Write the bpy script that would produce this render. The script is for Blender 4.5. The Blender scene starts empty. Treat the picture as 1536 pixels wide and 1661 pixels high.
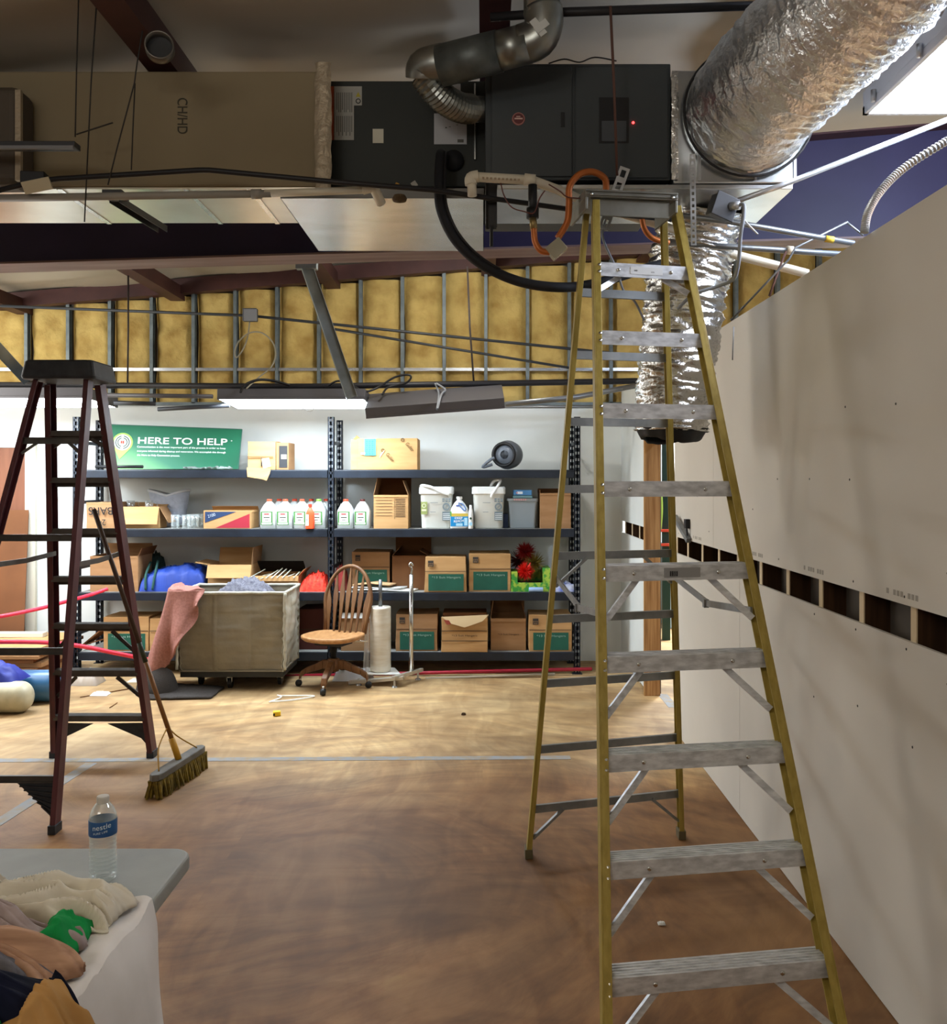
import bpy, bmesh, math, random
from mathutils import Vector, Matrix, noise
random.seed(7)
sc = bpy.context.scene
COL = sc.collection
FPX, CX, CY, CH = 1500.0, 783.0, 777.0, 1.78     # focal length in pixels, horizon point, eye height
V = Vector
def P(px, py, Y): return V(((px-CX)/FPX*Y, Y, CH-(py-CY)/FPX*Y))
def XP(px, Y): return (px-CX)/FPX*Y
def ZP(py, Y): return CH-(py-CY)/FPX*Y
def GF(px, py):                                   # point on the floor
    Y = FPX*CH/(py-CY); return V((XP(px, Y), Y, 0))
# ------------------------------------------------------------------ materials
def lin(c):
    if isinstance(c, str):
        c = c.lstrip('#'); c = [int(c[i:i+2], 16)/255 for i in (0, 2, 4)]
        c = [x/12.92 if x <= .04045 else ((x+.055)/1.055)**2.4 for x in c]
    return (c[0], c[1], c[2], 1)
MATS = {}
def mat(name, col, rough=.6, metal=0, var=None, vs=8, stretch=(1, 1, 1), bump=0, bs=40, trans=0, ior=1.45, emit=0, spec=.5, detail=4, contrast=(.35, .65), alpha=1, dist=0):
    if name in MATS: return MATS[name]
    m = bpy.data.materials.new(name); m.use_nodes = True
    nt = m.node_tree; b = nt.nodes['Principled BSDF']
    b.inputs['Base Color'].default_value = lin(col)
    b.inputs['Roughness'].default_value = rough; b.inputs['Metallic'].default_value = metal
    b.inputs['IOR'].default_value = ior; b.inputs['Transmission Weight'].default_value = trans
    b.inputs['Specular IOR Level'].default_value = spec; b.inputs['Alpha'].default_value = alpha
    if emit:
        b.inputs['Emission Color'].default_value = lin(col); b.inputs['Emission Strength'].default_value = emit
    if var is not None or bump:
        tc = nt.nodes.new('ShaderNodeTexCoord'); mp = nt.nodes.new('ShaderNodeMapping')
        mp.inputs['Scale'].default_value = stretch
        nt.links.new(tc.outputs['Object'], mp.inputs['Vector'])
    if var is not None:
        n = nt.nodes.new('ShaderNodeTexNoise'); n.inputs['Scale'].default_value = vs; n.inputs['Detail'].default_value = detail
        n.inputs['Distortion'].default_value = dist
        nt.links.new(mp.outputs[0], n.inputs['Vector'])
        r = nt.nodes.new('ShaderNodeValToRGB')
        r.color_ramp.elements[0].position = contrast[0]; r.color_ramp.elements[1].position = contrast[1]
        r.color_ramp.elements[0].color = lin(col); r.color_ramp.elements[1].color = lin(var)
        nt.links.new(n.outputs['Fac'], r.inputs['Fac']); nt.links.new(r.outputs['Color'], b.inputs['Base Color'])
    if bump:
        n2 = nt.nodes.new('ShaderNodeTexNoise'); n2.inputs['Scale'].default_value = bs; n2.inputs['Detail'].default_value = 4
        nt.links.new(mp.outputs[0], n2.inputs['Vector'])
        bp = nt.nodes.new('ShaderNodeBump'); bp.inputs['Strength'].default_value = bump; bp.inputs['Distance'].default_value = .01
        nt.links.new(n2.outputs['Fac'], bp.inputs['Height']); nt.links.new(bp.outputs[0], b.inputs['Normal'])
    MATS[name] = m
    return m
# ------------------------------------------------------------------ mesh building
class MB:
    def __init__(s): s.bm = bmesh.new(); s.mats = []; s.mi = 0
    def m(s, material):
        if material not in s.mats: s.mats.append(material)
        s.mi = s.mats.index(material); return s
    def f(s, vs):
        try: fc = s.bm.faces.new(vs); fc.material_index = s.mi; return fc
        except ValueError: return None
    def poly(s, pts): s.f([s.bm.verts.new(p) for p in pts]); return s
    def hexa(s, q):      # 8 points: 4 bottom ccw, 4 top
        v = [s.bm.verts.new(p) for p in q]
        for i in ((3,2,1,0),(4,5,6,7),(0,1,5,4),(1,2,6,5),(2,3,7,6),(3,0,4,7)): s.f([v[k] for k in i])
        return s
    def box(s, x0, y0, z0, x1, y1, z1):
        if x1 < x0: x0, x1 = x1, x0
        if y1 < y0: y0, y1 = y1, y0
        if z1 < z0: z0, z1 = z1, z0
        return s.hexa([V(p) for p in ((x0,y0,z0),(x1,y0,z0),(x1,y1,z0),(x0,y1,z0),(x0,y0,z1),(x1,y0,z1),(x1,y1,z1),(x0,y1,z1))])
    def obox(s, c, size, M=None):
        M = M or Matrix.Identity(3); c = V(c); a = [x/2 for x in size]
        return s.hexa([c + M @ V((sx*a[0], sy*a[1], sz*a[2])) for sz in (-1,1) for sx, sy in ((-1,-1),(1,-1),(1,1),(-1,1))])
    def bar(s, a, b, w, d, up=V((0,0,1))):      # w along side = dir x up, d along up
        a, b = V(a), V(b); t = (b-a).normalized(); sd = t.cross(up)
        if sd.length < 1e-5: sd = t.cross(V((0,1,0)))
        sd.normalize(); u = sd.cross(t).normalized()
        q = []
        for p in (a, b): q += [p-sd*w/2-u*d/2, p+sd*w/2-u*d/2, p+sd*w/2+u*d/2, p-sd*w/2+u*d/2]
        return s.hexa(q)
    def chan(s, a, b, web, fl, t, open_dir, wdir):   # C-channel: web spans wdir, flanges point along open_dir
        a, b = V(a), V(b); ax = (b-a).normalized()
        od = (V(open_dir) - ax*ax.dot(V(open_dir))).normalized(); wd = ax.cross(od).normalized()
        if wd.dot(V(wdir)) < 0: wd = -wd
        def bx(o0, o1, w0, w1):
            q = []
            for p in (a, b): q += [p+od*o0+wd*w0, p+od*o1+wd*w0, p+od*o1+wd*w1, p+od*o0+wd*w1]
            s.hexa(q)
        bx(0, t, -web/2, web/2); bx(t, fl, -web/2, -web/2+t); bx(t, fl, web/2-t, web/2)
        return s
    def tube(s, pts, r, n=10, caps=True, closed=False):
        pts = [V(p) for p in pts]; N = len(pts); rings = []; nrm = None
        for i, p in enumerate(pts):
            if closed: t = (pts[(i+1) % N]-pts[i-1])
            else: t = (pts[min(i+1, N-1)]-pts[max(i-1, 0)])
            t.normalize()
            if nrm is None:
                nrm = t.orthogonal().normalized()
            else:
                nrm = (nrm - t*nrm.dot(t))
                nrm = nrm.normalized() if nrm.length > 1e-6 else t.orthogonal().normalized()
            bn = t.cross(nrm); rr = r[i] if isinstance(r, (list, tuple)) else r
            rings.append([s.bm.verts.new(p + (nrm*math.cos(2*math.pi*k/n)+bn*math.sin(2*math.pi*k/n))*rr) for k in range(n)])
        for i in range(N-1 + (1 if closed else 0)):
            A, B = rings[i], rings[(i+1) % N]
            for k in range(n): s.f([A[k], A[(k+1) % n], B[(k+1) % n], B[k]])
        if caps and not closed: s.f(rings[0][::-1]); s.f(rings[-1])
        return s
    def lathe(s, prof, c=(0,0,0), n=24, M=None, caps=True):
        M = M or Matrix.Identity(3); c = V(c); rings = []
        for r, z in prof:
            rings.append([s.bm.verts.new(c + M @ V((r*math.cos(2*math.pi*k/n), r*math.sin(2*math.pi*k/n), z))) for k in range(n)])
        for A, B in zip(rings, rings[1:]):
            for k in range(n): s.f([A[k], A[(k+1) % n], B[(k+1) % n], B[k]])
        if caps: s.f(rings[0][::-1]); s.f(rings[-1])
        return s
    def sqloft(s, prof, c=(0,0,0), n=5, M=None, caps=True):    # prof: (hx, hy, corner radius, z[, dx, dy])
        M = M or Matrix.Identity(3); c = V(c); rings = []
        for q in prof:
            hx, hy, cr, z = q[:4]; dx, dy = (q[4], q[5]) if len(q) > 4 else (0, 0)
            ring = []
            for qx, qy, a0 in ((1,1,0),(-1,1,90),(-1,-1,180),(1,-1,270)):
                for k in range(n):
                    a = math.radians(a0+90*k/(n-1))
                    ring.append(s.bm.verts.new(c + M @ V((dx+qx*(hx-cr)+cr*math.cos(a), dy+qy*(hy-cr)+cr*math.sin(a), z))))
            rings.append(ring)
        L = len(rings[0])
        for A, B in zip(rings, rings[1:]):
            for k in range(L): s.f([A[k], A[(k+1) % L], B[(k+1) % L], B[k]])
        if caps: s.f(rings[0][::-1]); s.f(rings[-1])
        return s
    def grid(s, fn, nu, nv, closed_u=False):
        g = [[s.bm.verts.new(fn(i/nu, j/nv)) for j in range(nv+1)] for i in range(nu + (0 if closed_u else 1))]
        for i in range(nu):
            A, B = g[i], g[(i+1) % len(g)]
            for j in range(nv): s.f([A[j], B[j], B[j+1], A[j+1]])
        return s
    def prism(s, pts, vec):
        vec = V(vec); a = [s.bm.verts.new(V(p)) for p in pts]; b = [s.bm.verts.new(V(p)+vec) for p in pts]; n = len(a)
        s.f(a[::-1]); s.f(b)
        for k in range(n): s.f([a[k], a[(k+1) % n], b[(k+1) % n], b[k]])
        return s
    def build(s, name, material=None, parent=None, smooth=False, bevel=0, solid=0, sub=0, segs=2, recalc=True):
        if recalc: bmesh.ops.recalc_face_normals(s.bm, faces=s.bm.faces[:])
        me = bpy.data.meshes.new(name)
        off = OFF.get(parent.name, V((0,0,0))) if parent else V((0,0,0))
        if parent is None:                              # origin at the base of a one-mesh thing
            co = [v.co for v in s.bm.verts]
            lo = V((min(c.x for c in co), min(c.y for c in co), min(c.z for c in co))); hi = V((max(c.x for c in co), max(c.y for c in co), 0))
            off = V(((lo.x+hi.x)/2, (lo.y+hi.y)/2, lo.z))
        for v in s.bm.verts: v.co -= off
        s.bm.to_mesh(me); s.bm.free()
        ms = s.mats if s.mats else [material]
        for x in ms: me.materials.append(x)
        if smooth:
            for p in me.polygons: p.use_smooth = True
        o = bpy.data.objects.new(name, me); COL.objects.link(o)
        if parent: o.parent = parent; OFF[o.name] = off
        else: o.location = off; OFF[o.name] = off
        if solid:
            md = o.modifiers.new('thick', 'SOLIDIFY'); md.thickness = solid; md.offset = 0
        if bevel:
            md = o.modifiers.new('edge', 'BEVEL'); md.width = bevel; md.segments = segs; md.limit_method = 'ANGLE'; md.angle_limit = math.radians(40)
        if sub:
            md = o.modifiers.new('soft', 'SUBSURF'); md.levels = sub; md.render_levels = sub
        return o
OFF = {}
def tag(o, label=None, cat=None, group=None, kind=None):
    if label: o['label'] = label
    if cat: o['category'] = cat
    if group: o['group'] = group
    if kind: o['kind'] = kind
    return o
def thing(name, loc, label, cat, group=None, kind=None):
    o = bpy.data.objects.new(name, None); COL.objects.link(o); o.location = loc; o.empty_display_size = .1
    OFF[o.name] = V(loc); return tag(o, label, cat, group, kind)
def spline(pts, k=6):
    pts = [V(p) for p in pts]; out = []
    for i in range(len(pts)-1):
        p0, p1, p2, p3 = pts[max(i-1,0)], pts[i], pts[i+1], pts[min(i+2,len(pts)-1)]
        for j in range(k):
            t = j/k
            out.append(.5*((2*p1)+(p2-p0)*t+(2*p0-5*p1+4*p2-p3)*t*t+(3*p1-p0-3*p2+p3)*t**3))
    return out+[pts[-1]]
def pts_px(l): return [P(*q) for q in l]
def tube_obj(name, pts, r, material, parent=None, n=10, curve=True, k=6):
    pts = spline(pts, k) if curve and len(pts) > 2 else pts
    return MB().tube(pts, r, n).build(name, material, parent, smooth=True)
def text(body, name, origin, right, up, width, height, material, parent, depth=.0015, align='CENTER', spacing=1.0, bold=0):
    cu = bpy.data.curves.new('t', 'FONT'); cu.body = body; cu.extrude = .001; cu.space_character = spacing; cu.offset = bold
    ob = bpy.data.objects.new('t', cu); COL.objects.link(ob)
    dg = bpy.context.evaluated_depsgraph_get(); dg.update()
    me = bpy.data.meshes.new_from_object(ob.evaluated_get(dg))
    bpy.data.objects.remove(ob); bpy.data.curves.remove(cu)
    xs = [v.co.x for v in me.vertices]; ys = [v.co.y for v in me.vertices]
    x0, x1, y0, y1 = min(xs), max(xs), min(ys), max(ys)
    right = V(right).normalized(); up = V(up).normalized(); nrm = right.cross(up)
    off = OFF.get(parent.name, V((0,0,0)))
    for v in me.vertices:
        u = (v.co.x-x0)/(x1-x0)*width; w = (v.co.y-y0)/(y1-y0)*height
        if align == 'CENTER': u -= width/2; w -= height/2
        v.co = V(origin)+right*u+up*w+nrm*(depth if v.co.z > 0 else 0)-off
    me.materials.clear(); me.materials.append(material)
    o = bpy.data.objects.new(name, me); COL.objects.link(o); o.parent = parent; OFF[o.name] = off
    return o
def rotz(a): return Matrix.Rotation(a, 3, 'Z')
def nz(x, y, z=0.): return noise.noise(V((x, y, z)))
# ------------------------------------------------------------------ palette
M_white_wall = mat('painted white wall', '#dfe4e2', .55, var='#d2d8d6', vs=1.2, spec=.3)
M_drywall = mat('bare drywall paper', '#d2cdc3', .8, var='#c6c1b7', vs=.8, spec=.2)
M_gyp = mat('gypsum edge', '#e8e4da', .9)
M_wood = mat('pine stud wood', '#b98d58', .7, var='#8f6437', vs=3, stretch=(14, 14, .7), spec=.3)
M_dark_cavity = mat('grey cavity board', '#6e655a', .9, var='#57504a', vs=3)
M_steel_red = mat('maroon primer steel', '#4d2e2a', .55, var='#3c2322', vs=3, spec=.4)
M_steel_pur = mat('maroon web steel', '#37304f', .5, var='#302a45', vs=1.5, spec=.4)
M_stud = mat('galvanised stud', '#5f6a6e', .5, .3, var='#737e80', vs=12)
M_batt = mat('yellow glass fibre', '#ccb36f', .95, var='#a2854a', vs=5, contrast=(.38, .72), bump=.9, bs=30, spec=.1, detail=8)
M_liner = mat('white vinyl roof liner', '#b3aa99', .7, var='#a39a89', vs=.7, spec=.3)
M_black_rack = mat('dark navy rack steel', '#151b24', .45, var='#1c242f', vs=8, spec=.5)
M_deck = mat('rack shelf board', '#8f8f8a', .7, var='#7d7d79', vs=6)
M_card = mat('brown cardboard', '#a7815c', .85, var='#98734f', vs=3, stretch=(1, 1, 5), spec=.15)
M_card_lt = mat('tan cardboard', '#bf9868', .85, var='#b28a5b', vs=3, stretch=(1, 1, 6), spec=.15)
M_card_dk = mat('dark cardboard', '#7c5638', .85, var='#6d4a30', vs=3, spec=.15)
M_card_in = mat('cardboard inside', '#8a643f', .9)
M_green_pr = mat('green box print', '#17503f', .7, var='#1b5a48', vs=5)
M_ink = mat('black ink', '#1b1b1c', .8)
M_ink_br = mat('faded ink', '#4d3a28', .8)
M_ink_lt = mat('pale green ink', '#8fb0a0', .8)
M_white = mat('white plastic', '#e9ebe8', .4)
M_white_pr = mat('white print', '#f3f6f2', .6)
M_alu = mat('worn aluminium', '#dde0e4', .4, .35, var='#b4b7bb', vs=9, stretch=(2, 6, 6), bump=.05, bs=60)
M_alu_dk = mat('dull aluminium', '#8f9190', .5, .5, var='#777a7b', vs=9)
M_yel = mat('yellow fibreglass', '#a8944a', .5, var='#93803a', vs=6, stretch=(8, 8, .6), spec=.4)
M_redlad = mat('maroon fibreglass', '#5a2f33', .5, var='#48282b', vs=6, stretch=(6, 6, .6), spec=.4)
M_lad_dk = mat('dark ladder cap plastic', '#1d2026', .6, var='#2b2e33', vs=18)
M_lad_step = mat('grimy grey ladder step', '#5d5852', .55, .4, var='#4b4743', vs=10)
M_galv = mat('galvanised sheet', '#c9cdcf', .27, .9, var='#b3b8bb', vs=5, bump=.04, bs=10)
M_galv_pl = mat('bright pan sheet', '#e9e8e2', .27, .92, var='#d9d6cc', vs=3, stretch=(1, 3, 1))
M_flue = mat('flue pipe metal', '#9b9d97', .35, .9, var='#7c7e79', vs=6)
M_foil = mat('crinkled foil', '#c9c9c6', .24, 1, bump=.55, bs=55, stretch=(1, 1, 1))
M_foil2 = mat('soft crinkled foil', '#dcdee0', .28, .95, bump=.9, bs=48, stretch=(1, 1, 1))
M_black = mat('black plastic', '#121315', .5)
M_rubber = mat('black foam sleeve', '#15161a', .75)
M_furn = mat('dark grey furnace enamel', '#3f4446', .5, var='#393e40', vs=2, spec=.4)
M_furn2 = mat('charcoal coil cabinet', '#303330', .55, var='#2b2e2b', vs=2, spec=.3)
M_duct_bd = mat('beige duct board', '#86795f', .75, var='#7a6e56', vs=1.2, spec=.3)
M_duct_un = mat('foil faced duct underside', '#e3dfd0', .3, .88, var='#d2ccba', vs=2.5)
M_pvc = mat('off white pvc', '#cfc7b2', .45)
M_pvc_g = mat('grey dusty pvc', '#8f8a80', .6)
M_pipe_bk = mat('black iron pipe', '#1e1d1f', .5, spec=.4)
M_cond = mat('galvanised conduit', '#7b7f82', .4, .7)
M_cond_lt = mat('bright conduit', '#c3c7cb', .35, .7)
M_copper = mat('orange copper tube', '#b5662f', .4, .35)
M_cable_w = mat('white cable sheath', '#c9c9c4', .5)
M_cable_g = mat('grey cable sheath', '#878c92', .5)
M_lens = mat('lit lamp lens', '#e6f3ff', .4, emit=21.5)
M_lens_dim = mat('ageing lit lamp lens', '#e6f3ff', .4, emit=3.0)
M_lens_far = mat('lit panel lens', '#ecf2ff', .4, emit=16)
M_fix_gray = mat('grey fixture housing', '#5b5a5d', .5, .3)
def clear_mat(name, edge, base):
    m = bpy.data.materials.new(name); m.use_nodes = True; nt = m.node_tree; b = nt.nodes['Principled BSDF']; out = nt.nodes['Material Output']
    b.inputs['Base Color'].default_value = lin('#e8efee'); b.inputs['Roughness'].default_value = .06; b.inputs['Specular IOR Level'].default_value = 1; b.inputs['Metallic'].default_value = .35
    tr = nt.nodes.new('ShaderNodeBsdfTransparent'); tr.inputs[0].default_value = (.97, .985, .985, 1); mx = nt.nodes.new('ShaderNodeMixShader'); lw = nt.nodes.new('ShaderNodeLayerWeight'); lw.inputs['Blend'].default_value = .35
    ma = nt.nodes.new('ShaderNodeMath'); ma.operation = 'MULTIPLY_ADD'; ma.inputs[1].default_value = edge; ma.inputs[2].default_value = base
    nt.links.new(lw.outputs['Facing'], ma.inputs[0]); nt.links.new(ma.outputs[0], mx.inputs[0]); nt.links.new(tr.outputs[0], mx.inputs[1]); nt.links.new(b.outputs[0], mx.inputs[2]); nt.links.new(mx.outputs[0], out.inputs[0])
    return m
M_glass = clear_mat('clear glass', .55, .10)
M_pet = clear_mat('clear bottle plastic', .5, .07)
M_jug = mat('milky translucent jug', '#e6ecea', .35, trans=.35, ior=1.3)
M_orange = mat('orange plastic', '#f0532a', .45)
M_red = mat('red plastic tube', '#e8324a', .45)
M_redpx = mat('dark red pipe', '#a31f33', .5)
M_blue = mat('blue plastic', '#2458a8', .45)
M_tape = mat('pale blue painter tape', '#8d949c', .8, var='#9a8c76', vs=14)
M_oak = mat('oak brown wood', '#73502f', .45, var='#5c3c22', vs=4, stretch=(4, 4, 1), spec=.4)
M_oak_lt = mat('light oak seat', '#be9061', .4, var='#a5774a', vs=4, stretch=(8, 2, 8), spec=.4)
M_canvas = mat('olive grey canvas', '#8d8674', .9, var='#80796a', vs=4, bump=.3, bs=30, spec=.15)
M_canvas_lt = mat('pale canvas binding', '#b8b6a8', .85, var='#a3a193', vs=9, bump=.3, bs=40, spec=.15)
M_pink = mat('dusty pink blanket', '#a5756b', .95, var='#94675d', vs=60, bump=.3, bs=120, spec=.1)
M_fuzz = mat('grey fuzzy blanket', '#77777f', 1, var='#5d5d68', vs=40, bump=1, bs=70, spec=.05)
M_chrome = mat('chrome tube', '#d2d4d3', .15, 1)
M_film = mat('clear film roll', '#dcd9cd', .3, var='#cfc7b4', vs=5, stretch=(1, 1, 6), bump=.2, bs=20)
M_table = mat('grey plastic table top', '#8b8c86', .55, var='#83847e', vs=10, bump=.05, bs=200)
M_cloth_w = mat('white table cloth', '#d8d3cd', .9, var='#cdc8c1', vs=6, spec=.15)
M_cream = mat('cream cotton', '#cdc6b4', .95, var='#c2baa7', vs=5, spec=.1)
M_taupe = mat('taupe knit', '#9c8d89', .95, var='#8d7e7b', vs=30, spec=.1)
M_peach = mat('peach ribbed cloth', '#b48f74', .95, var='#94725c', vs=4, stretch=(1, 12, 12), spec=.1)
M_greyk = mat('grey ribbed knit', '#6c6a6c', .95, var='#55545a', vs=5, stretch=(2, 14, 14), spec=.1)
M_blk_cl = mat('black navy cloth', '#0f1119', .95, var='#15182a', vs=4, spec=.1)
M_tan_cl = mat('tan cloth', '#a9804c', .95, var='#97703f', vs=8, spec=.1)
M_green_cl = mat('green cloth', '#1c8a45', .9, var='#17763b', vs=5, spec=.1)
M_bluecl = mat('royal blue tarp', '#1c3f9c', .6, var='#173583', vs=5, bump=.3, bs=12)
# ------------------------------------------------------------------ camera and view
cam = bpy.data.cameras.new('camera'); cam_o = bpy.data.objects.new('camera', cam); COL.objects.link(cam_o)
cam_o.location = (0, 0, CH); cam_o.rotation_euler = (math.radians(90), 0, 0)
cam.sensor_fit = 'AUTO'; cam.sensor_width = 36; cam.lens = FPX*36/1661
cam.shift_x = (768-CX)/1661; cam.shift_y = (CY-830.5)/1661; cam.clip_start = .05
sc.camera = cam_o
sc.view_settings.view_transform = 'Standard'; sc.view_settings.look = 'None'; sc.view_settings.gamma = 1
sc.view_settings.exposure = 1.0; sc.view_settings.use_curve_mapping = False
# ------------------------------------------------------------------ floor
def floor_material():
    m = bpy.data.materials.new('scuffed tan concrete'); m.use_nodes = True; nt = m.node_tree; b = nt.nodes['Principled BSDF']
    N = nt.nodes.new; L = nt.links.new
    tc = N('ShaderNodeTexCoord')
    def noi(scale, detail, dist, st=(1,1,1), rot=0):
        mp = N('ShaderNodeMapping'); mp.inputs['Scale'].default_value = st; mp.inputs['Rotation'].default_value = (0,0,rot)
        L(tc.outputs['Object'], mp.inputs['Vector'])
        n = N('ShaderNodeTexNoise'); n.inputs['Scale'].default_value = scale; n.inputs['Detail'].default_value = detail; n.inputs['Distortion'].default_value = dist
        L(mp.outputs[0], n.inputs['Vector']); return n
    def ramp(src, a, b_, ca, cb):
        r = N('ShaderNodeValToRGB'); e = r.color_ramp.elements
        e[0].position = a; e[1].position = b_; e[0].color = lin(ca); e[1].color = lin(cb); L(src, r.inputs['Fac']); return r
    def mix(fac, a, b_, mode='MIX'):
        x = N('ShaderNodeMix'); x.data_type = 'RGBA'; x.blend_type = mode
        if isinstance(fac, float): x.inputs[0].default_value = fac
        else: L(fac, x.inputs[0])
        L(a, x.inputs[6]); L(b_, x.inputs[7]); return x
    base = ramp(noi(.5, 5, .5).outputs['Fac'], .36, .66, '#ad946c', '#cdb68c')
    sw = ramp(noi(1.1, 9, 1.1, (1, 3.4, 1), .3).outputs['Fac'], .36, .60, '#a08463', '#ffffff')
    sw2 = ramp(noi(1.6, 9, 1.4, (3.0, 1, 1), -.45).outputs['Fac'], .40, .60, '#b39a80', '#ffffff')
    st = ramp(noi(.75, 4, .6).outputs['Fac'], .30, .46, '#6f5844', '#ffffff')
    m1 = mix(.42, base.outputs[0], sw.outputs[0], 'MULTIPLY')
    m2 = mix(.32, m1.outputs[2], sw2.outputs[0], 'MULTIPLY')
    m3 = mix(.45, m2.outputs[2], st.outputs[0], 'MULTIPLY')
    def mth(op, a, b_=None, c=None):
        n = N('ShaderNodeMath'); n.operation = op
        for i, x in enumerate((a, b_, c)):
            if x is None: continue
            if isinstance(x, (int, float)): n.inputs[i].default_value = x
            else: L(x, n.inputs[i])
        return n.outputs[0]
    sep = N('ShaderNodeSeparateXYZ'); L(tc.outputs['Object'], sep.inputs[0])
    wob = noi(.9, 3, .3).outputs['Fac']
    last = m3.outputs[2]
    for k, (cx, cy, fr, ft) in enumerate(((-.75, 1.55, 9, .8), (1.0, -.45, 11, 1.0), (-.2, -.15, 8, .7))):   # sweeping mop strokes round three standing points (floor centre is x -1, y 4)
        dx = mth('SUBTRACT', sep.outputs[0], cx); dy = mth('SUBTRACT', sep.outputs[1], cy)
        r_ = mth('ADD', mth('SQRT', mth('ADD', mth('MULTIPLY', dx, dx), mth('MULTIPLY', dy, dy))), mth('MULTIPLY', wob, .5)); th = mth('ARCTAN2', dx, mth('MULTIPLY', dy, -1))
        cb = N('ShaderNodeCombineXYZ'); L(mth('MULTIPLY', r_, fr), cb.inputs[0]); L(mth('MULTIPLY', th, ft), cb.inputs[1]); cb.inputs[2].default_value = k*7.3
        n = N('ShaderNodeTexNoise'); n.inputs['Scale'].default_value = 1; n.inputs['Detail'].default_value = 9; n.inputs['Roughness'].default_value = .68; L(cb.outputs[0], n.inputs['Vector'])
        stroke = ramp(n.outputs['Fac'], .36, .66, '#6f5440', '#fff6e4')
        msk = ramp(noi(.55+.15*k, 2, .2, (1, 1, 1), k*1.1).outputs['Fac'], .42, .58, '#000000', '#8c8c8c')
        x = mix(.5, last, stroke.outputs[0], 'OVERLAY'); L(msk.outputs[0], x.inputs[0]); last = x.outputs[2]
    film = N('ShaderNodeMapRange'); film.interpolation_type = 'SMOOTHSTEP'; film.inputs[1].default_value = 2.15; film.inputs[2].default_value = .9; film.inputs[3].default_value = 0; film.inputs[4].default_value = 1
    L(mth('ADD', sep.outputs[1], mth('MULTIPLY', mth('SUBTRACT', wob, .5), 2.2)), film.inputs[0])
    mud = N('ShaderNodeRGB'); mud.outputs[0].default_value = lin('#c4ab97')       # reddish mud film left on the near side of the tape line
    x = mix(film.outputs[0], last, mud.outputs[0], 'MULTIPLY'); L(x.outputs[2], b.inputs['Base Color'])
    b.inputs['Roughness'].default_value = .62; b.inputs['Specular IOR Level'].default_value = .35
    bp = N('ShaderNodeBump'); bp.inputs['Strength'].default_value = .06; L(noi(18, 5, 0).outputs['Fac'], bp.inputs['Height']); L(bp.outputs[0], b.inputs['Normal'])
    return m
M_floor = floor_material()
tag(MB().box(-8, -5, -.1, 6, 13, 0).build('floor', M_floor), 'scuffed tan concrete floor with swirling mop marks', 'floor', kind='structure')
def zroof(x): return 3.85+.0833*(x+1.44)
# ceiling liner: one continuous sagging sheet under a flat roof plane
def liner(u, v):
    x = -8+14*u; y = -5+18*v
    ph = (x+1.40)/1.52
    sag = .05*(math.sin(math.pi*(ph % 1))**.7)
    return V((x, y, zroof(x)+.01-sag*.6+.025*nz(x*1.3, y*3.5)+.022*nz(x*1.5, y*8, 3)))
ceil = MB().grid(liner, 150, 170).build('ceiling', M_liner, smooth=True)
tag(ceil, 'creased white vinyl insulation liner under the sloping roof', 'ceiling', kind='structure')
# enclosing walls outside the frame
tag(MB().box(-8.1, -5, 0, -8, 13, 3.6).build('wall_left', M_white_wall), 'white side wall beyond the left edge', 'wall', kind='structure')
tag(MB().box(-8, -5.1, 0, 6, -5, 4.6).build('wall_rear', M_drywall), 'plain wall behind the viewer', 'wall', kind='structure')
tag(MB().box(6, -5, 0, 6.1, 13, 4.6).build('wall_far_right', M_white_wall), 'white outer wall of the room behind the drywall', 'wall', kind='structure')
tag(MB().box(1.5, 12.9, 0, 6, 13, 4.6).build('wall_beyond', M_white_wall), 'bright wall seen through the door opening', 'wall', kind='structure')
# ------------------------------------------------------------------ back wall
YB = 9.05
tag(MB().box(-8, YB, 0, 1.37, YB+.1, 2.52).build('wall_back', M_white_wall), 'smooth white painted wall behind the storage racks', 'wall', kind='structure')
wu = thing('wall_back_upper', (-1, YB, 2.52), 'framed upper back wall packed with yellow insulation batts', 'wall', kind='structure')
MB().box(-8, YB+.12, 2.4, 6, YB+.16, 4.7).build('sheathing', M_dark_cavity, wu)
studx = [.03+.408*k for k in range(-13, 10)]
for x in studx:
    zt = zroof(x)-.12
    MB().chan((x-.016, YB+.005, 2.52), (x-.016, YB+.005, zt), .07, .032, .004, (1,0,0), (0,1,0)).build('stud', M_stud, wu)
for i, x in enumerate(studx[:-1]):
    x0, x1 = x+.004, studx[i+1]-.008; zt = zroof(x)-.13
    sd = i*7.3
    def bt(u, v, x0=x0, x1=x1, zt=zt, sd=sd):
        X = x0+(x1-x0)*u; Z = 2.53+(zt-2.53)*v
        e = min(u, 1-u)*2; puff = .045*min(1, e*3)**.6
        fold = .05*abs(nz(X*.8+sd, Z*3.6, sd))+.018*abs(nz(X*3, Z*9, sd+4))+.02*nz(X*7, Z*6, sd)+.008*nz(X*22, Z*20, sd)
        gap = .03*max(0, nz(Z*1.7, sd))*(1 if u < .02 else 0)
        return V((X+gap, YB+.075-puff-fold*min(1, e*4)+.02, Z))
    b = MB().grid(bt, 14, 34).build('insulation_batt', M_batt, wu, smooth=True)
# horizontal strap, plates
MB().box(-8, YB-.02, ZP(601, 9.0), 4, YB+.0, ZP(596, 9.0)).build('strap', M_galv, wu)
MB().box(-8, YB-.03, 2.50, 1.36, YB+.06, 2.53).build('bottom_plate', M_stud, wu)
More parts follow.
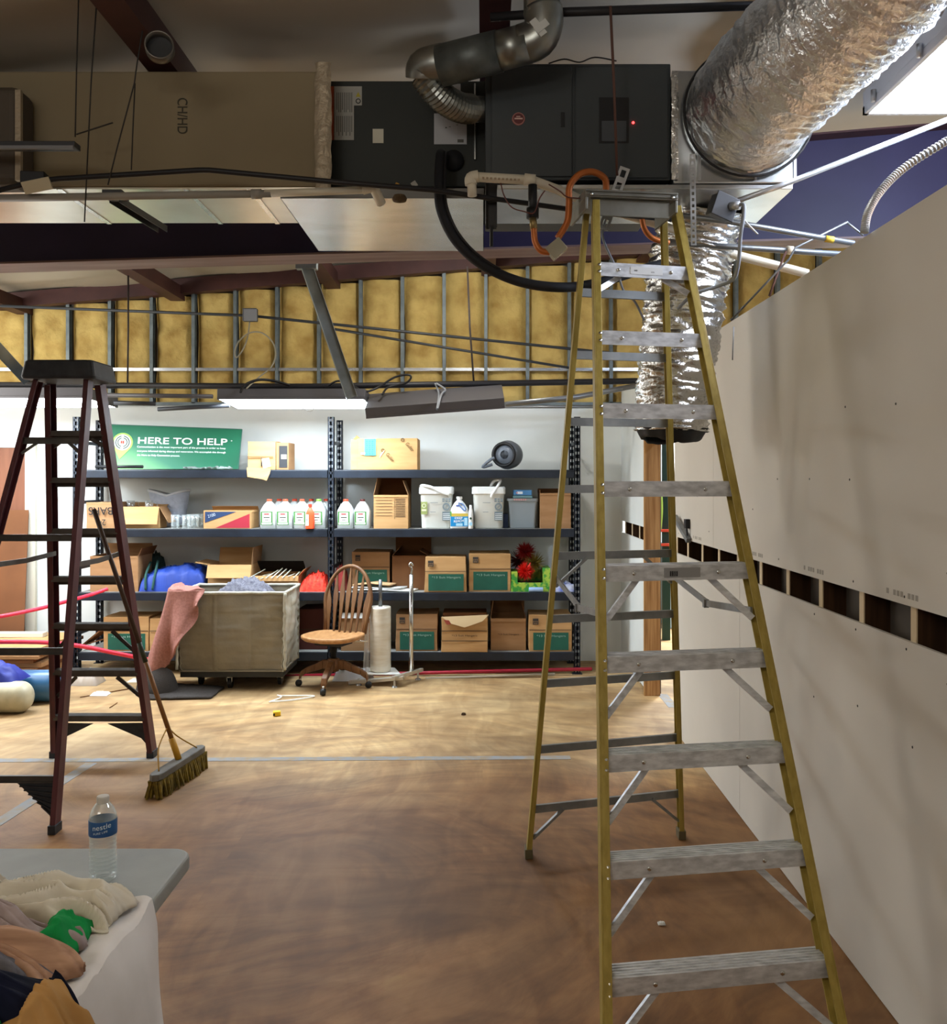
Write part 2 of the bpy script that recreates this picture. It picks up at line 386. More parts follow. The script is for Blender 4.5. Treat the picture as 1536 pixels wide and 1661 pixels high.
# door and its frame on the left
d = thing('door_1', (-4.95, YB, 0), 'brown door in a white frame at the left end of the back wall', 'door', kind='structure')
MB().box(-5.4, YB-.03, .01, -4.46, YB-.002, 2.085).build('door_leaf', mat('brown door veneer', '#8a5a42', .5, var='#7b4d38', vs=2, stretch=(5, 5, .6)), d)
MB().box(-5.5, YB-.045, 0, -5.4, YB-.001, 2.16).build('jamb', M_white, d, bevel=.004)
MB().box(-4.46, YB-.045, 0, -4.36, YB-.001, 2.16).build('jamb', mat('cream jamb paint', '#d8d3c0', .5), d, bevel=.004)
MB().box(-5.4, YB-.045, 2.085, -4.46, YB-.001, 2.16).build('head_jamb', M_white, d, bevel=.004)
# ------------------------------------------------------------------ right drywall partition
XR = 1.356; YE = 6.54; YS = 7.67; G0, G1 = 1.262, 1.376; ZT = 2.64
wr = thing('wall_right', (XR, 4, 0), 'bare drywall partition with an open strip showing its studs', 'wall', kind='structure')
def sheet(y0, y1, z0, z1):
    mb = MB(); mb.m(M_drywall).box(XR, y0+.002, z0, XR+.013, y1-.002, z1)
    return mb
lower = [(-1.2, 1.22), (1.22, 4.88), (4.88, YE)]; upper = [(-1.2, 1.78), (1.78, 5.44), (5.44, YE)]
dark = mat('screw dimple', '#2c2926', .7)
random.seed(3)
screws = [(1320,1130),(1378,778),(1453,655),(1371,660),(1261,777),(1313,777),(1263,907),(1384,943),(1467,968),(1321,996),(1388,1021),(1470,1053),(1221,826),(1391,1145),(1480,1212),(1537,930),(1537,1110),(1131,805),(1150,862),(1101,865)]
used = []
for y0, y1 in lower:
    mb = sheet(y0, y1, .004, G0)
    mb.m(dark)
    for px, py in screws:
        Y = FPX*XR/(px-CX); z = ZP(py, Y)
        if y0+.01 < Y < y1-.01 and .05 < z < G0-.01: mb.lathe([(.005, 0), (.004, .0012)], (XR, Y, z), 6, Matrix.Rotation(-math.pi/2, 3, 'Y'))
    mb.build('drywall_sheet', None, wr)
for y0, y1 in upper:
    mb = sheet(y0, y1, G1, ZT)
    mb.m(dark)
    for px, py in screws:
        Y = FPX*XR/(px-CX); z = ZP(py, Y)
        if y0+.01 < Y < y1-.01 and G1+.01 < z < ZT: mb.lathe([(.005, 0), (.004, .0012)], (XR, Y, z), 6, Matrix.Rotation(-math.pi/2, 3, 'Y'))
    mb.m(mat('pale stamp ink', '#9d988e', .9))
    for k in range(int((y1-y0)/.8)):                       # the board maker's faint edge stamp: small grey dashes
        ys = y0+.3+k*.8
        for j in range(9):
            if j % 4 != 3: mb.box(XR-.0006, ys+j*.026, G1+.022, XR+.0005, ys+j*.026+.018, G1+.040)
    mb.build('drywall_sheet', None, wr)
MB().box(XR+.11, -1.2, 0, XR+.123, YE, ZT).build('backing_board', M_dark_cavity, wr)
MB().box(XR+.013, -1.2, 0, XR+.11, YE, .04).build('sole_plate', M_wood, wr)
MB().box(XR+.013, -1.2, ZT-.04, XR+.11, YE, ZT).build('top_plate', M_wood, wr)
M_stud_shade = mat('shaded stud face', '#4a3423', .9, var='#38281c', vs=3, stretch=(14, 14, .7), spec=.1)  # shade of the wall cavity put into the colour of the side faces
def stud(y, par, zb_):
    mb = MB(); mb.m(mat('pale stud edge', '#d6c3a0', .8)).box(XR+.0135, y-.019, zb_, XR+.018, y+.019, ZT-.04); mb.m(M_stud_shade).box(XR+.018, y-.019, zb_, XR+.11, y+.019, ZT-.04); mb.build('stud', None, par)
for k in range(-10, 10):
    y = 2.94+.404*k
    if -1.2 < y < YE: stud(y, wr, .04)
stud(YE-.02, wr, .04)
ws = thing('wall_stub', (XR, 8.4, 0), 'short drywall return between the door opening and back wall', 'wall', kind='structure')
MB().box(XR, YS, .03, XR+.013, YB, G0).build('drywall_sheet', M_white_wall, ws)
MB().box(XR, YS, G1, XR+.013, YB, ZT).build('drywall_sheet', M_white_wall, ws)
MB().box(XR+.11, YS, 0, XR+.123, YB, ZT).build('backing_board', M_dark_cavity, ws)
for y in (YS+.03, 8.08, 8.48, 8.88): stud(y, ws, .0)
tag(MB().box(XR, YE, 2.12, XR+.123, YS, ZT).build('wall_header', M_drywall), 'drywall header above the door opening', 'wall', kind='structure')
tag(MB().box(1.325, 7.585, 0, 1.457, 7.625, 2.12).build('door_jamb_post', M_wood, bevel=.003), 'upright pine jamb post at the door opening', 'post')
# ------------------------------------------------------------------ roof steel
Mst = M_steel_red
def purlin(k, label):
    x = -1.40+1.52*k; z0 = 3.65+.0833*(1.52*k); zt = zroof(x)-.075
    mb = MB(); mb.box(x-.135, -5, z0, x, 12, z0+.008); mb.box(x-.008, -5, z0+.008, x, 12, zt); mb.box(x-.135, -5, z0+.008, x-.127, 12, z0+.03)
    tag(mb.build('purlin', Mst), label, 'beam', 'roof purlins', 'structure')
for k, l in ((-3, 'maroon roof purlin far at the left beyond the wide duct'), (-2, 'maroon roof purlin above the left end of the rafter'), (-1, 'maroon roof purlin next left of the beam with the round hole'),
             (0, 'dark maroon roof beam running back at upper left with a round collar'), (1, 'dark maroon roof purlin above the furnace flue'), (2, 'maroon roof purlin above the foil duct')):
    purlin(k, l)
r = thing('rafter', (0, 5.88, 3.1), 'deep maroon steel roof rafter crossing behind the furnace', 'beam', kind='structure')
def zb(x): return 3.12+.03*(x+3.0)
def ztop(x): return 3.645+.0833*(x+1.44)
def slab(y0, y1, f0, f1, xa=-8, xb=6):
    return MB().hexa([V((xa,y0,f0(xa))), V((xb,y0,f0(xb))), V((xb,y1,f0(xb))), V((xa,y1,f0(xa))), V((xa,y0,f1(xa))), V((xb,y0,f1(xb))), V((xb,y1,f1(xb))), V((xa,y1,f1(xa)))])
slab(5.873, 5.887, lambda x: zb(x)+.012, lambda x: ztop(x)-.012).build('web', M_steel_pur, r)
slab(5.76, 6.0, zb, lambda x: zb(x)+.012).build('bottom_flange', mat('worn mauve flange paint', '#6f5653', .5, var='#8a7672', vs=2, stretch=(.6, 6, 6), spec=.4), r)
slab(5.76, 6.0, lambda x: ztop(x)-.012, ztop).build('top_flange', Mst, r)
tag(slab(8.93, 9.04, lambda x: zroof(x)-.15, lambda x: zroof(x)-.01).build('end_rafter', Mst), 'brown sloping end rafter along the top of the back wall', 'beam', kind='structure')
col = thing('round_collar', P(262, 75, 3.62), 'small round metal collar stuck in the dark roof beam', 'collar')
cc = P(258, 72, 3.62); Mx = Matrix.Rotation(math.pi/2, 3, 'X') @ Matrix.Rotation(.25, 3, 'Y')
MB().lathe([(.050, -.05), (.050, 0), (.056, 0), (.056, -.05)], cc, 24, Mx, caps=False).build('sleeve', mat('tarnished collar', '#6b6760', .4, .8), col, smooth=True)
MB().lathe([(.050, -.045), (.001, -.045)], cc, 24, Mx, caps=False).build('damper', M_black, col)
# ================================================================== overhead equipment
def boxm(mb, px0, px1, py0, py1, Y0, Y1):      # front face given in photo pixels at depth Y0
    return mb.box(XP(px0, Y0), Y0, ZP(py1, Y0), XP(px1, Y0), Y1, ZP(py0, Y0))
# wide beige return duct
YD = 4.15
t = thing('return_duct', (-1.9, YD, 3.09), 'long beige duct board trunk left of the furnace', 'duct')
mb = MB(); mb.m(M_duct_bd); x0, x1, z0, z1 = -3.0, XP(524, YD), ZP(304, YD), ZP(115, YD)
mb.box(x0, YD, z0+.004, x1, 4.72, z1); mb.build('trunk', None, t, bevel=.01)
MB().box(x0+.01, YD+.01, z0-.004, x1-.005, 4.715, z0+.003).build('underside', M_duct_un, t)
mb = MB()
for px in (95, 300, 405): MB().box(XP(px, YD)-.012, YD+.005, z0-.008, XP(px, YD)+.012, 4.72, z0-.003).build('underside_seam_tape', M_galv_pl, t)
def tp(u, v):
    z = z0-.02+(z1-z0+.05)*v
    return V((x1-.035+.075*u+.012*nz(z*14, u*4), YD-.012-.014*abs(nz(u*6, z*22))-.01*math.sin(u*3.1), z))
MB().grid(tp, 8, 40).build('foil_tape_joint', mat('dull crumpled foil tape', '#a3957e', .5, .4, bump=.6, bs=60), t, smooth=True)
text('CH/HD', 'stamped_lettering', P(296, 188, YD-.002), (0,0,-1), (1,0,0), .16, .045, mat('duct ink', '#3e3a30', .9), t)
t = thing('dark_duct_section', P(0, 300, 4.05), 'dark end section of duct at the far upper left edge', 'duct')
mb = MB(); mb.box(-3.4, 3.98, ZP(300, 4.0), XP(34, 4.0), 4.14, ZP(140, 4.0)); mb.build('duct_wall', mat('dark brown duct skin', '#4a4136', .7), t, bevel=.04, segs=4)
MB().box(XP(30, 4.0), 3.97, ZP(296, 4.0), XP(39, 4.0), 3.99, ZP(150, 4.0)).build('edge_tape', mat('dull crumpled foil tape', '#a3957e'), t)
# furnace
YF, YK = 4.08, 4.30
t = thing('furnace', (.1, 4.4, 3.1), 'dark grey horizontal furnace hung under the roof behind the tall yellow ladder', 'furnace')
mb = MB(); boxm(mb, 535, 790, 131, 303, YK, 4.95); mb.build('coil_cabinet', M_furn2, t, bevel=.006)
mb = MB(); boxm(mb, 787, 1088, 103, 292, YF+.012, 4.95); mb.build('furnace_casing', M_furn, t, bevel=.006)
mb = MB(); boxm(mb, 797, 928, 108, 286, YF, YF+.011); mb.build('access_panel', M_furn, t, bevel=.004)
mb = MB(); boxm(mb, 933, 1084, 108, 288, YF, YF+.011); mb.build('access_panel', M_furn, t, bevel=.004)
mb = MB(); boxm(mb, 910, 916, 182, 205, YF-.006, YF); mb.build('pull_slot', M_black, t)
mb = MB(); boxm(mb, 972, 1020, 158, 232, YF-.003, YF+.001); mb.m(M_black); mb.build('control_window', mat('dim smoked window', '#22282d', .25), t)
mb = MB(); boxm(mb, 976, 1016, 196, 229, YF-.006, YF-.003); mb.build('window_card', mat('dim grey card', '#43474b', .7), t)
mb = MB(); mb.lathe([(.0, 0), (.006, 0), (.004, .006)], P(1027, 199, YF), 10, Matrix.Rotation(math.pi/2, 3, 'X')); mb.build('status_light', mat('red indicator', '#ff2a2a', .3, emit=6), t)
tag(t.children[-1], 'small glowing red light')
mb = MB(); c = P(841, 193, YF); Rx = Matrix.Rotation(math.pi/2, 3, 'X')
mb.m(mat('pink badge', '#a06a62', .5)).lathe([(.0, 0), (.029, 0), (.027, .004), (0, .0045)], c, 28, Rx, caps=False)
mb.m(mat('dark red badge', '#5d2526', .5)).lathe([(.0, .005), (.023, .005), (.022, .0055), (0, .0056)], c, 28, Rx, caps=False)
mb.m(mat('pale badge', '#c5a79c', .5)); mb.box(c.x-.018, c.y-.008, c.z-.004, c.x+.018, c.y-.006, c.z+.002); mb.box(c.x-.010, c.y-.008, c.z+.006, c.x+.008, c.y-.006, c.z+.010)
mb.build('round_badge', None, t)
lab = mat('pale sticker', '#9b9a92', .7); 
mb = MB(); mb.m(lab); boxm(mb, 541, 574, 140, 227, YK-.003, YK); boxm(mb, 574, 587, 140, 171, YK-.003, YK)
mb.m(mat('orange sticker band', '#b3502c', .7)); boxm(mb, 536, 542, 140, 227, YK-.003, YK)
mb.m(mat('sticker print', '#5c5b56', .8))
for k in range(9):
    boxm(mb, 546+k*3, 547.2+k*3, 150, 182 if k % 3 else 178, YK-.004, YK-.003); boxm(mb, 546+k*3, 547.2+k*3, 188, 220 if k % 2 else 214, YK-.004, YK-.003)
mb.m(mat('hazard yellow', '#a59a35', .7)).prism([P(577, 157, YK-.004), P(585, 157, YK-.004), P(581, 149, YK-.004)], (0, .0008, 0)); mb.m(M_ink).lathe([(.008, -.0008), (.012, -.0008), (.012, .0008), (.008, .0008)], P(581, 164, YK-.0035), 14, Rx, caps=False)
mb.build('warning_sticker', None, t)
mb = MB(); mb.m(mat('cream note', '#c9c6b4', .8)); boxm(mb, 604.5, 622, 209, 232, YK-.003, YK); mb.build('paper_note', None, t)
mb = MB(); mb.m(mat('white rating plate', '#aeb0b3', .7)); boxm(mb, 704, 757, 184, 234, YK-.003, YK); mb2 = MB(); boxm(mb2, 720, 747, 136, 151, YK-.003, YK); mb2.build('rating_plate', mat('white rating plate','#aeb0b3', .7), t)
mb.m(mat('sticker print', '#5c5b56')); [boxm(mb, 722+k*6, 725+k*6, 206-k, 208-k*2, YK-.004, YK-.003) for k in range(4)]; boxm(mb, 742, 752, 226, 231, YK-.004, YK-.003)
mb.build('rating_plate', None, t)
mb = MB(); mb.m(M_galv); boxm(mb, 769, 771.5, 135, 258, YK-.02, YK); mb.build('cabinet_flange', None, t)
# pan and galvanised undersides
t = thing('drain_pan', (-.45, 4.6, 3.03), 'bright sheet metal pan slung under the furnace coil cabinet', 'pan')
zp = 1.78+1.27
mb = MB(); mb.box(XP(455, 4.187), 4.187, zp, XP(785, 4.187), 5.15, zp+.004); mb.build('pan_floor', M_galv_pl, t)
mb = MB(); mb.box(XP(455, 4.187), 4.183, zp, XP(785, 4.187), 4.187, zp+.045); mb.build('front_lip', mat('grey pan lip', '#6b6a66', .5, .3), t)
MB().box(XP(785, 4.187)-.003, 4.187, zp, XP(785, 4.187), 5.15, zp+.045).build('side_lip', M_galv, t); MB().box(XP(455, 4.187), 4.187, zp, XP(455, 4.187)+.003, 5.15, zp+.045).build('side_lip', M_galv, t)
t = thing('hanger_channel', P(798, 380, 4.2), 'dark upright hanger channel beside the bright pan', 'channel')
MB().chan(P(797, 296, 4.1), P(797, 372, 4.1), .05, .03, .003, (0,-1,0), (1,0,0)).build('channel', mat('dark hanger steel', '#2c2c2d', .5, .3), t)
MB().tube([P(797, 366, 4.08), P(797, 400, 4.08)], .008, 8).build('threaded_rod', M_pipe_bk, t)
t = thing('supply_plenum', (1.0, 4.3, 3.08), 'galvanised sheet metal plenum at the right end of the furnace', 'duct')
mb = MB(); mb.box(.842, 4.085, 3.088, 1.38, 4.75, 3.585); mb.build('plenum_box', M_galv, t, bevel=.004)
mb = MB(); mb.box(.012, 4.10, 3.066, 1.375, 4.66, 3.086); mb.build('bottom_sheet', M_galv, t, bevel=.002)
mb = MB(); mb.box(1.372, 4.078, 3.10, 1.384, 4.09, 3.58); mb.box(.95, 4.079, 3.10, .962, 4.085, 3.58); mb.box(1.2, 4.079, 3.10, 1.21, 4.085, 3.3); mb.build('corner_seam', M_cond_lt, t)
def sealer(u, v):
    z = 3.1+.48*v; return V((.832+.03*u+.006*nz(z*30, 1), 4.078-.008*abs(nz(u*5, z*25)), z))
MB().grid(sealer, 4, 40).build('foil_sealing_tape', M_foil, t, smooth=True)
# crinkled ducts
def crinkle(path, r, nu, nv, amp, seed, ring=1.0, taper=None):
    pts = spline(path, max(2, nu//(len(path)-1))); mb = MB(); N = len(pts); rings = []; nrm = None
    for i, p in enumerate(pts):
        tt = (pts[min(i+1, N-1)]-pts[max(i-1, 0)]).normalized()
        nrm = tt.orthogonal().normalized() if nrm is None else (nrm-tt*nrm.dot(tt)).normalized()
        bn = tt.cross(nrm); s = i/(N-1); rr = r*(taper(s) if taper else 1); row = []
        for k in range(nv):
            a = 2*math.pi*k/nv; ca, sa = math.cos(a), math.sin(a)
            L = s*N*.03
            d = amp*(ring*.7*abs(nz(L*9+.3*nz(ca*2, sa*2, L*2), ca*1.1+seed, sa*1.1)) + .5*nz(L*16, ca*3.2+seed, sa*3.2) + .3*nz(L*40, ca*9, sa*9+seed))
            row.append(mb.bm.verts.new(p+(nrm*ca+bn*sa)*(rr+d)))
        rings.append(row)
    for A, B in zip(rings, rings[1:]):
        for k in range(nv): mb.f([A[k], A[(k+1) % nv], B[(k+1) % nv], B[k]])
    return mb
t = thing('foil_duct', P(1210, 185, 4.0), 'large silver insulated flex duct climbing to the upper right corner', 'duct')
c0 = V((XP(1214, 4.07), 4.075, ZP(182, 4.07)))
pth = [c0, P(1228, 160, 3.93), P(1290, 92, 3.66), P(1375, 8, 3.42), P(1462, -92, 3.18), P(1545, -205, 3.0)]
crinkle(pth, .262, 150, 80, .022, 1.5).build('foil_jacket', M_foil2, t, smooth=True)
MB().lathe([(.262, -.03), (.285, -.03), (.285, .012), (.262, .012)], c0, 48, Matrix.Rotation(math.pi/2, 3, 'X')).build('collar', M_galv, t, smooth=False)
MB().tube([c0+V((.287*math.cos(a), -.02, .287*math.sin(a))) for a in [2*math.pi*k/40 for k in range(40)]], .006, 6, closed=True).build('strap', M_pipe_bk, t, smooth=True)
t = thing('hanging_foil_duct', P(1095, 700, 4.6), 'silver flex duct hanging straight down behind the tall yellow ladder', 'duct')
pth = [P(1140, 336, 4.52), P(1126, 400, 4.58), P(1112, 470, 4.6), P(1103, 550, 4.6), P(1093, 630, 4.6), P(1090, 700, 4.6)]
mb = crinkle(pth, .195, 130, 56, .032, 9.1, taper=lambda s: 1.0-.14*s**2)
mb.build('foil_jacket', M_foil, t, smooth=True)
pth = [P(1090, 690, 4.6), P(1090, 712, 4.6)]
mb = MB(); c = P(1090, 706, 4.6)
mb.grid(lambda u, v: c+V(((.172-.03*v)*math.cos(2*math.pi*u)*(1+.05*math.sin(9*u*6.28)), (.172-.03*v)*math.sin(2*math.pi*u), .035-.06*v+.016*math.sin(2*math.pi*u*2+1)+.010*nz(u*20, v))), 60, 4, closed_u=True)
mb.build('ragged_hem', mat('black duct liner', '#1c1d1f', .6), t, smooth=True, solid=.006)
# flue
t = thing('flue_pipe', P(780, 175, 4.15), 'grey metal flue pipe rising from the furnace to the roof', 'pipe')
MB().tube([V((.03, 4.17, ZP(178, 4.17))), P(760, 177, 4.12)], .056, 20).build('inlet_collar', M_flue, t, smooth=True)
el = spline([P(764, 177, 4.12), P(744, 174, 4.05), P(720, 160, 3.98), P(700, 140, 3.93), P(688, 122, 3.92)], 10)
MB().tube(el, [.058+.007*(i % 2) for i in range(len(el))], 20).build('accordion_elbow', M_flue, t, smooth=False)
MB().tube(spline([P(686, 126, 3.92), P(688, 110, 3.9), P(705, 104, 3.88), P(722, 100, 3.87)], 5), .074, 22).build('lower_elbow', M_flue, t, smooth=True)
MB().tube([P(714, 107, 3.87), P(810, 83, 3.8)], .083, 24).build('straight_pipe', mat('dull spiral flue', '#5d6260', .5, .6, var='#4c504e', vs=14), t, smooth=True)
MB().tube([P(805, 84, 3.8), P(858, 70, 3.76)], .078, 24).build('straight_sleeve', M_flue, t, smooth=True)
MB().tube(spline([P(846, 73, 3.77), P(872, 62, 3.75), P(882, 38, 3.74), P(881, 15, 3.74)], 4), .079, 24).build('upper_elbow', M_flue, t, smooth=True)
MB().tube([P(879, 26, 3.74), P(879, -110, 3.74)], .074, 24).build('riser', M_flue, t, smooth=True)
mb = MB(); c = P(873, 44, 3.66); M = Matrix.Rotation(.9, 3, 'Y'); mb.obox(c, (.075, .003, .03), M); mb.obox(c+M @ V((.005, -.002, .012)), (.03, .003, .06), M); mb.build('paper_label', mat('worn pale tag', '#b8b9b4', .7), t)
# ------------------------------------------------------------------ pipes, conduits, cables near the furnace
def pipe(name, label, cat, px, r, m, curve=False, k=6, n=10, group=None):
    o = tube_obj(name, pts_px(px), r, m, None, n, curve, k); return tag(o, label, cat, group)
pipe('sprinkler_pipe', 'black iron pipe crossing in front of the long beige duct', 'pipe', [(-40,318,3.98),(60,294,3.98),(95,290,3.98),(322,276,3.94),(340,276,3.94),(530,294,3.94),(700,308,3.96),(770,318,4.02),(955,344,4.22),(1090,356,4.3)], .0115, M_pipe_bk)
jb = thing('junction_box', P(58, 297, 3.94), 'junction box with cream cover on the black pipe at upper left', 'box')
MB().obox(P(56, 290, 3.98), (.10, .06, .05), rotz(.1)).build('box_body', M_pipe_bk, jb, bevel=.004)
MB().obox(P(60, 301, 3.94), (.12, .01, .052), Matrix.Rotation(-.2, 3, 'Y') @ Matrix.Rotation(.5, 3, 'X')).build('cover', mat('cream cover plate', '#bdb295', .6), jb, bevel=.002)
t = thing('dusty_drain_pipe', P(300, 317, 3.98), 'grey pvc pipe under the beige duct ending in a white elbow', 'pipe')
MB().tube([P(-30, 322, 4.0), P(440, 314, 4.0)], .0165, 14).build('long_run', M_pvc_g, t, smooth=True)
MB().tube([P(430, 314, 4.0), P(595, 308, 4.0)], .0165, 14).build('clean_run', M_pvc, t, smooth=True)
MB().tube(spline([P(588, 308, 4.0), P(604, 305, 4.0), P(611, 314, 4.02), P(618, 330, 4.06)], 5), .0215, 14).build('elbow', M_pvc, t, smooth=True)
MB().tube([P(408, 315, 4.0), P(424, 314.5, 4.0)], .021, 14).build('coupling', M_pvc_g, t, smooth=True)
t = thing('condensate_pipe', P(800, 290, 3.95), 'white pvc condensate pipe along the bottom of the furnace', 'pipe')
MB().tube([P(766, 318, 3.97), P(765, 292, 3.97)], .020, 14).build('drop', M_pvc, t, smooth=True)
MB().tube(spline([P(764, 300, 3.97), P(764, 289, 3.97), P(776, 286, 3.97)], 5), .026, 14).build('elbow', M_pvc, t, smooth=True)
MB().tube([P(770, 287, 3.97), P(858, 292, 3.97)], .021, 14).build('upper_run', M_pvc, t, smooth=True)
MB().tube([P(850, 291, 3.97), P(868, 293, 3.97)], .026, 14).build('coupling', M_pvc, t, smooth=True)
MB().tube(spline([P(862, 292, 3.97), P(905, 308, 4.05), P(950, 327, 4.2), P(1010, 347, 4.3), P(1100, 374, 4.4)], 4), .020, 14).build('sloping_run', M_pvc, t, smooth=True)
mk = MB(); 
for k in range(10): mk.box(P(782+k*6.5, 286, 3.9).x, 3.945, ZP(290.5+k*.35, 3.95), P(785.5+k*6.5, 286, 3.9).x, 3.9475, ZP(287.5+k*.35, 3.95))
mk.build('faded_printing', mat('brown pipe print', '#9b8a72', .8), t)
t = thing('refrigerant_line', P(720, 300, 4.1), 'black foam sleeved refrigerant line looping from the coil cabinet', 'pipe')
rl = spline([P(715, 250, 4.285), P(714, 258, 4.18), P(712, 300, 4.09), P(716, 342, 4.06), P(738, 388, 4.06), P(780, 428, 4.08), P(840, 456, 4.1), P(905, 466, 4.12), P(965, 460, 4.2), P(1045, 436, 4.3), P(1075, 428, 4.33)], 8)
MB().tube(rl, .0225, 14).build('foam_sleeve', M_rubber, t, smooth=True)
MB().tube([p+V((.026, -.012, .008)) for p in rl[4:44]], .006, 8).build('control_cable', M_pipe_bk, t, smooth=True)
MB().lathe([(.048, 0), (.045, .03), (0, .032)], P(736, 262, 4.3), 20, Rx, caps=False).build('escutcheon', M_rubber, t, smooth=True)
t = thing('gas_hose', P(940, 300, 3.95), 'orange tubing looping under the furnace to a clear boxed trap', 'hose')
MB().tube(spline([P(983, 310, 4.0), P(981, 290, 3.98), P(962, 279, 3.96), P(940, 283, 3.95), P(924, 303, 3.95), P(923, 330, 3.95), P(920, 360, 3.95), P(905, 386, 3.95)], 7), .0145, 12).build('tubing', M_copper, t, smooth=True)
MB().tube(spline([P(866, 370, 3.95), P(868, 392, 3.95), P(878, 407, 3.95), P(893, 409, 3.95)], 6), .0135, 12).build('tubing', M_copper, t, smooth=True)
MB().obox(P(902, 404, 3.95), (.075, .05, .062), Matrix.Rotation(-.7, 3, 'Y')).build('trap_box', mat('cloudy trap plastic', '#a9a48d', .25, alpha=.75), t, bevel=.004)
MB().tube([P(864, 300, 3.96), P(864, 350, 3.96)], .019, 14).build('valve_body', M_black, t, smooth=True)
MB().tube([P(864, 338, 3.96), P(864, 354, 3.96)], .027, 14).build('valve_nut', M_black, t, smooth=True)
MB().tube([P(864, 352, 3.96), P(866, 372, 3.95)], .016, 12).build('barb', mat('dull brass', '#8f7c50', .4, .7), t, smooth=True)
pipe('copper_stub', 'short orange tube curving beneath the yellow ladder cap', 'tube', [(1042,342,4.28),(1044,368,4.28),(1058,386,4.28),(1085,394,4.3)], .013, M_copper, True)
pipe('thermostat_wire', 'thin brown wire drooping from the white condensate pipe', 'wire', [(812,297,3.93),(818,318,3.93),(830,336,3.93),(850,343,3.93),(866,345,3.93),(875,322,3.93),(884,309,3.93)], .0028, mat('brown wire', '#5b2f25', .6), True)
pipe('limit_wire', 'thin brown wire looped beside the orange tubing', 'wire', [(890,299,3.92),(908,310,3.92),(922,320,3.92),(955,322,3.92)], .0028, mat('brown wire', '#5b2f25', .6), True)
# perforated strips
def perf_strip(name, label, a, b, w, nrm, m=M_galv, cat='strap'):
    a, b = V(a), V(b); ax = (b-a); L = ax.length; ax.normalize(); nrm = (V(nrm)-ax*ax.dot(V(nrm))).normalized(); sd = ax.cross(nrm)
    mb = MB(); n = max(4, int(L/(w*1.1))); h = L/n
    def q(u0, u1, s0, s1): mb.hexa([a+ax*u+sd*s+nrm*e for e in (0, .003) for u, s in ((u0, s0), (u1, s0), (u1, s1), (u0, s1))])
    q(0, L, -w/2, -w*.24); q(0, L, w*.24, w/2)
    for k in range(n+1): q(max(0, k*h-h*.22), min(L, k*h+h*.22), -w*.24, w*.24)
    return tag(mb.build(name, m), label, cat)
perf_strip('perforated_angle', 'slanting slotted steel angle standing behind the yellow ladder cap', P(978, 372, 4.05), P(1014, 272, 4.04), .045, (0,-1,0), M_cond_lt)
perf_strip('hanger_strap', 'upright perforated metal strap right of the yellow ladder cap', P(1125, 398, 4.02), P(1123, 250, 4.02), .024, (0,-1,0), M_cond_lt)
jb = thing('switch_box', P(1172, 337, 3.9), 'tilted grey switch box hanging by cables right of the ladder top', 'box')
Mr = Matrix.Rotation(.32, 3, 'Y') @ rotz(.3)
MB().obox(P(1170, 337, 3.9), (.095, .06, .09), Mr).build('box_body', mat('grey box metal', '#55575b', .45, .5), jb, bevel=.004)
MB().obox(P(1170, 337, 3.9)+Mr @ V((0, -.032, 0)), (.108, .006, .102), Mr).build('cover_plate', mat('dark switch plate', '#3a3b3e', .5, .2), jb, bevel=.003)
MB().obox(P(1158, 341, 3.9)+Mr @ V((0, -.037, 0)), (.02, .004, .022), Mr).build('toggle', M_white, jb)
MB().tube([P(1184, 335, 3.88), P(1200, 333, 3.86)], .018, 12).build('connector', M_cond_lt, jb, smooth=True)
pipe('grey_cable', 'grey sheathed cable hanging from the tilted switch box', 'cable', [(1196,334,3.86),(1206,332,3.84),(1206,350,3.84),(1201,385,3.86),(1198,425,3.9),(1190,452,3.95),(1165,464,4.0),(1125,478,4.02),(1100,500,4.1)], .008, M_cable_g, True)
pipe('white_tail_wire', 'short white wire end sticking out by the switch box', 'wire', [(1200,348,3.85),(1215,366,3.85),(1229,380,3.85)], .004, M_cable_w)
pipe('metal_conduit', 'bright metal conduit climbing to the right edge under the light', 'conduit', [(1192,327,3.95),(1270,300,3.95),(1540,193,4.0)], .012, M_cond_lt)
fl = spline(pts_px([(1402,378,3.2),(1408,345,3.2),(1430,308,3.2),(1470,270,3.2),(1540,226,3.2)]), 26)
tag(MB().tube(fl, [.0125+.0028*(i % 2) for i in range(len(fl))], 10).build('flexible_conduit', M_cond_lt, smooth=False), 'white armoured flexible conduit arching over the drywall top edge', 'conduit')
pipe('upper_conduit', 'grey conduit with a yellow band running right from under the switch box', 'conduit', [(1090,348,4.3),(1180,359,4.3),(1385,395,4.3)], .0135, M_cond)
pipe('lower_conduit', 'grey conduit below the yellow banded one above the drywall', 'conduit', [(1085,393,4.4),(1180,400,4.4),(1372,413,4.4)], .0145, M_cond)
tag(MB().tube([P(1339,387.2,4.295), P(1352,389.5,4.295)], .0155, 12).build('conduit_tape', mat('yellow tape band', '#c9ab3a', .6), smooth=True), 'yellow tape band wrapped on the upper grey conduit', 'tape')
tag(MB().tube([P(1276,405.5,4.395), P(1286,406.5,4.395)], .020, 12).build('pipe_coupling', M_pvc, smooth=True), 'pale coupling on the lower grey conduit above the drywall', 'coupling')
pipe('white_drain_pipe', 'white pvc pipe sloping down right beneath the grey conduits', 'pipe', [(1100,384,4.5),(1160,405,4.5),(1310,444,4.5)], .0215, M_pvc)
pipe('thin_strut', 'thin steel brace rod rising behind the drywall edge', 'rod', [(1185,520,4.4),(1280,420,4.3),(1290,402,4.3),(1375,360,4.3)], .005, M_cond)
pipe('thin_rod', 'thin steel rod bent down to the drywall edge under the white conduit', 'rod', [(1373,360,4.3),(1400,382,4.3)], .005, M_cond)
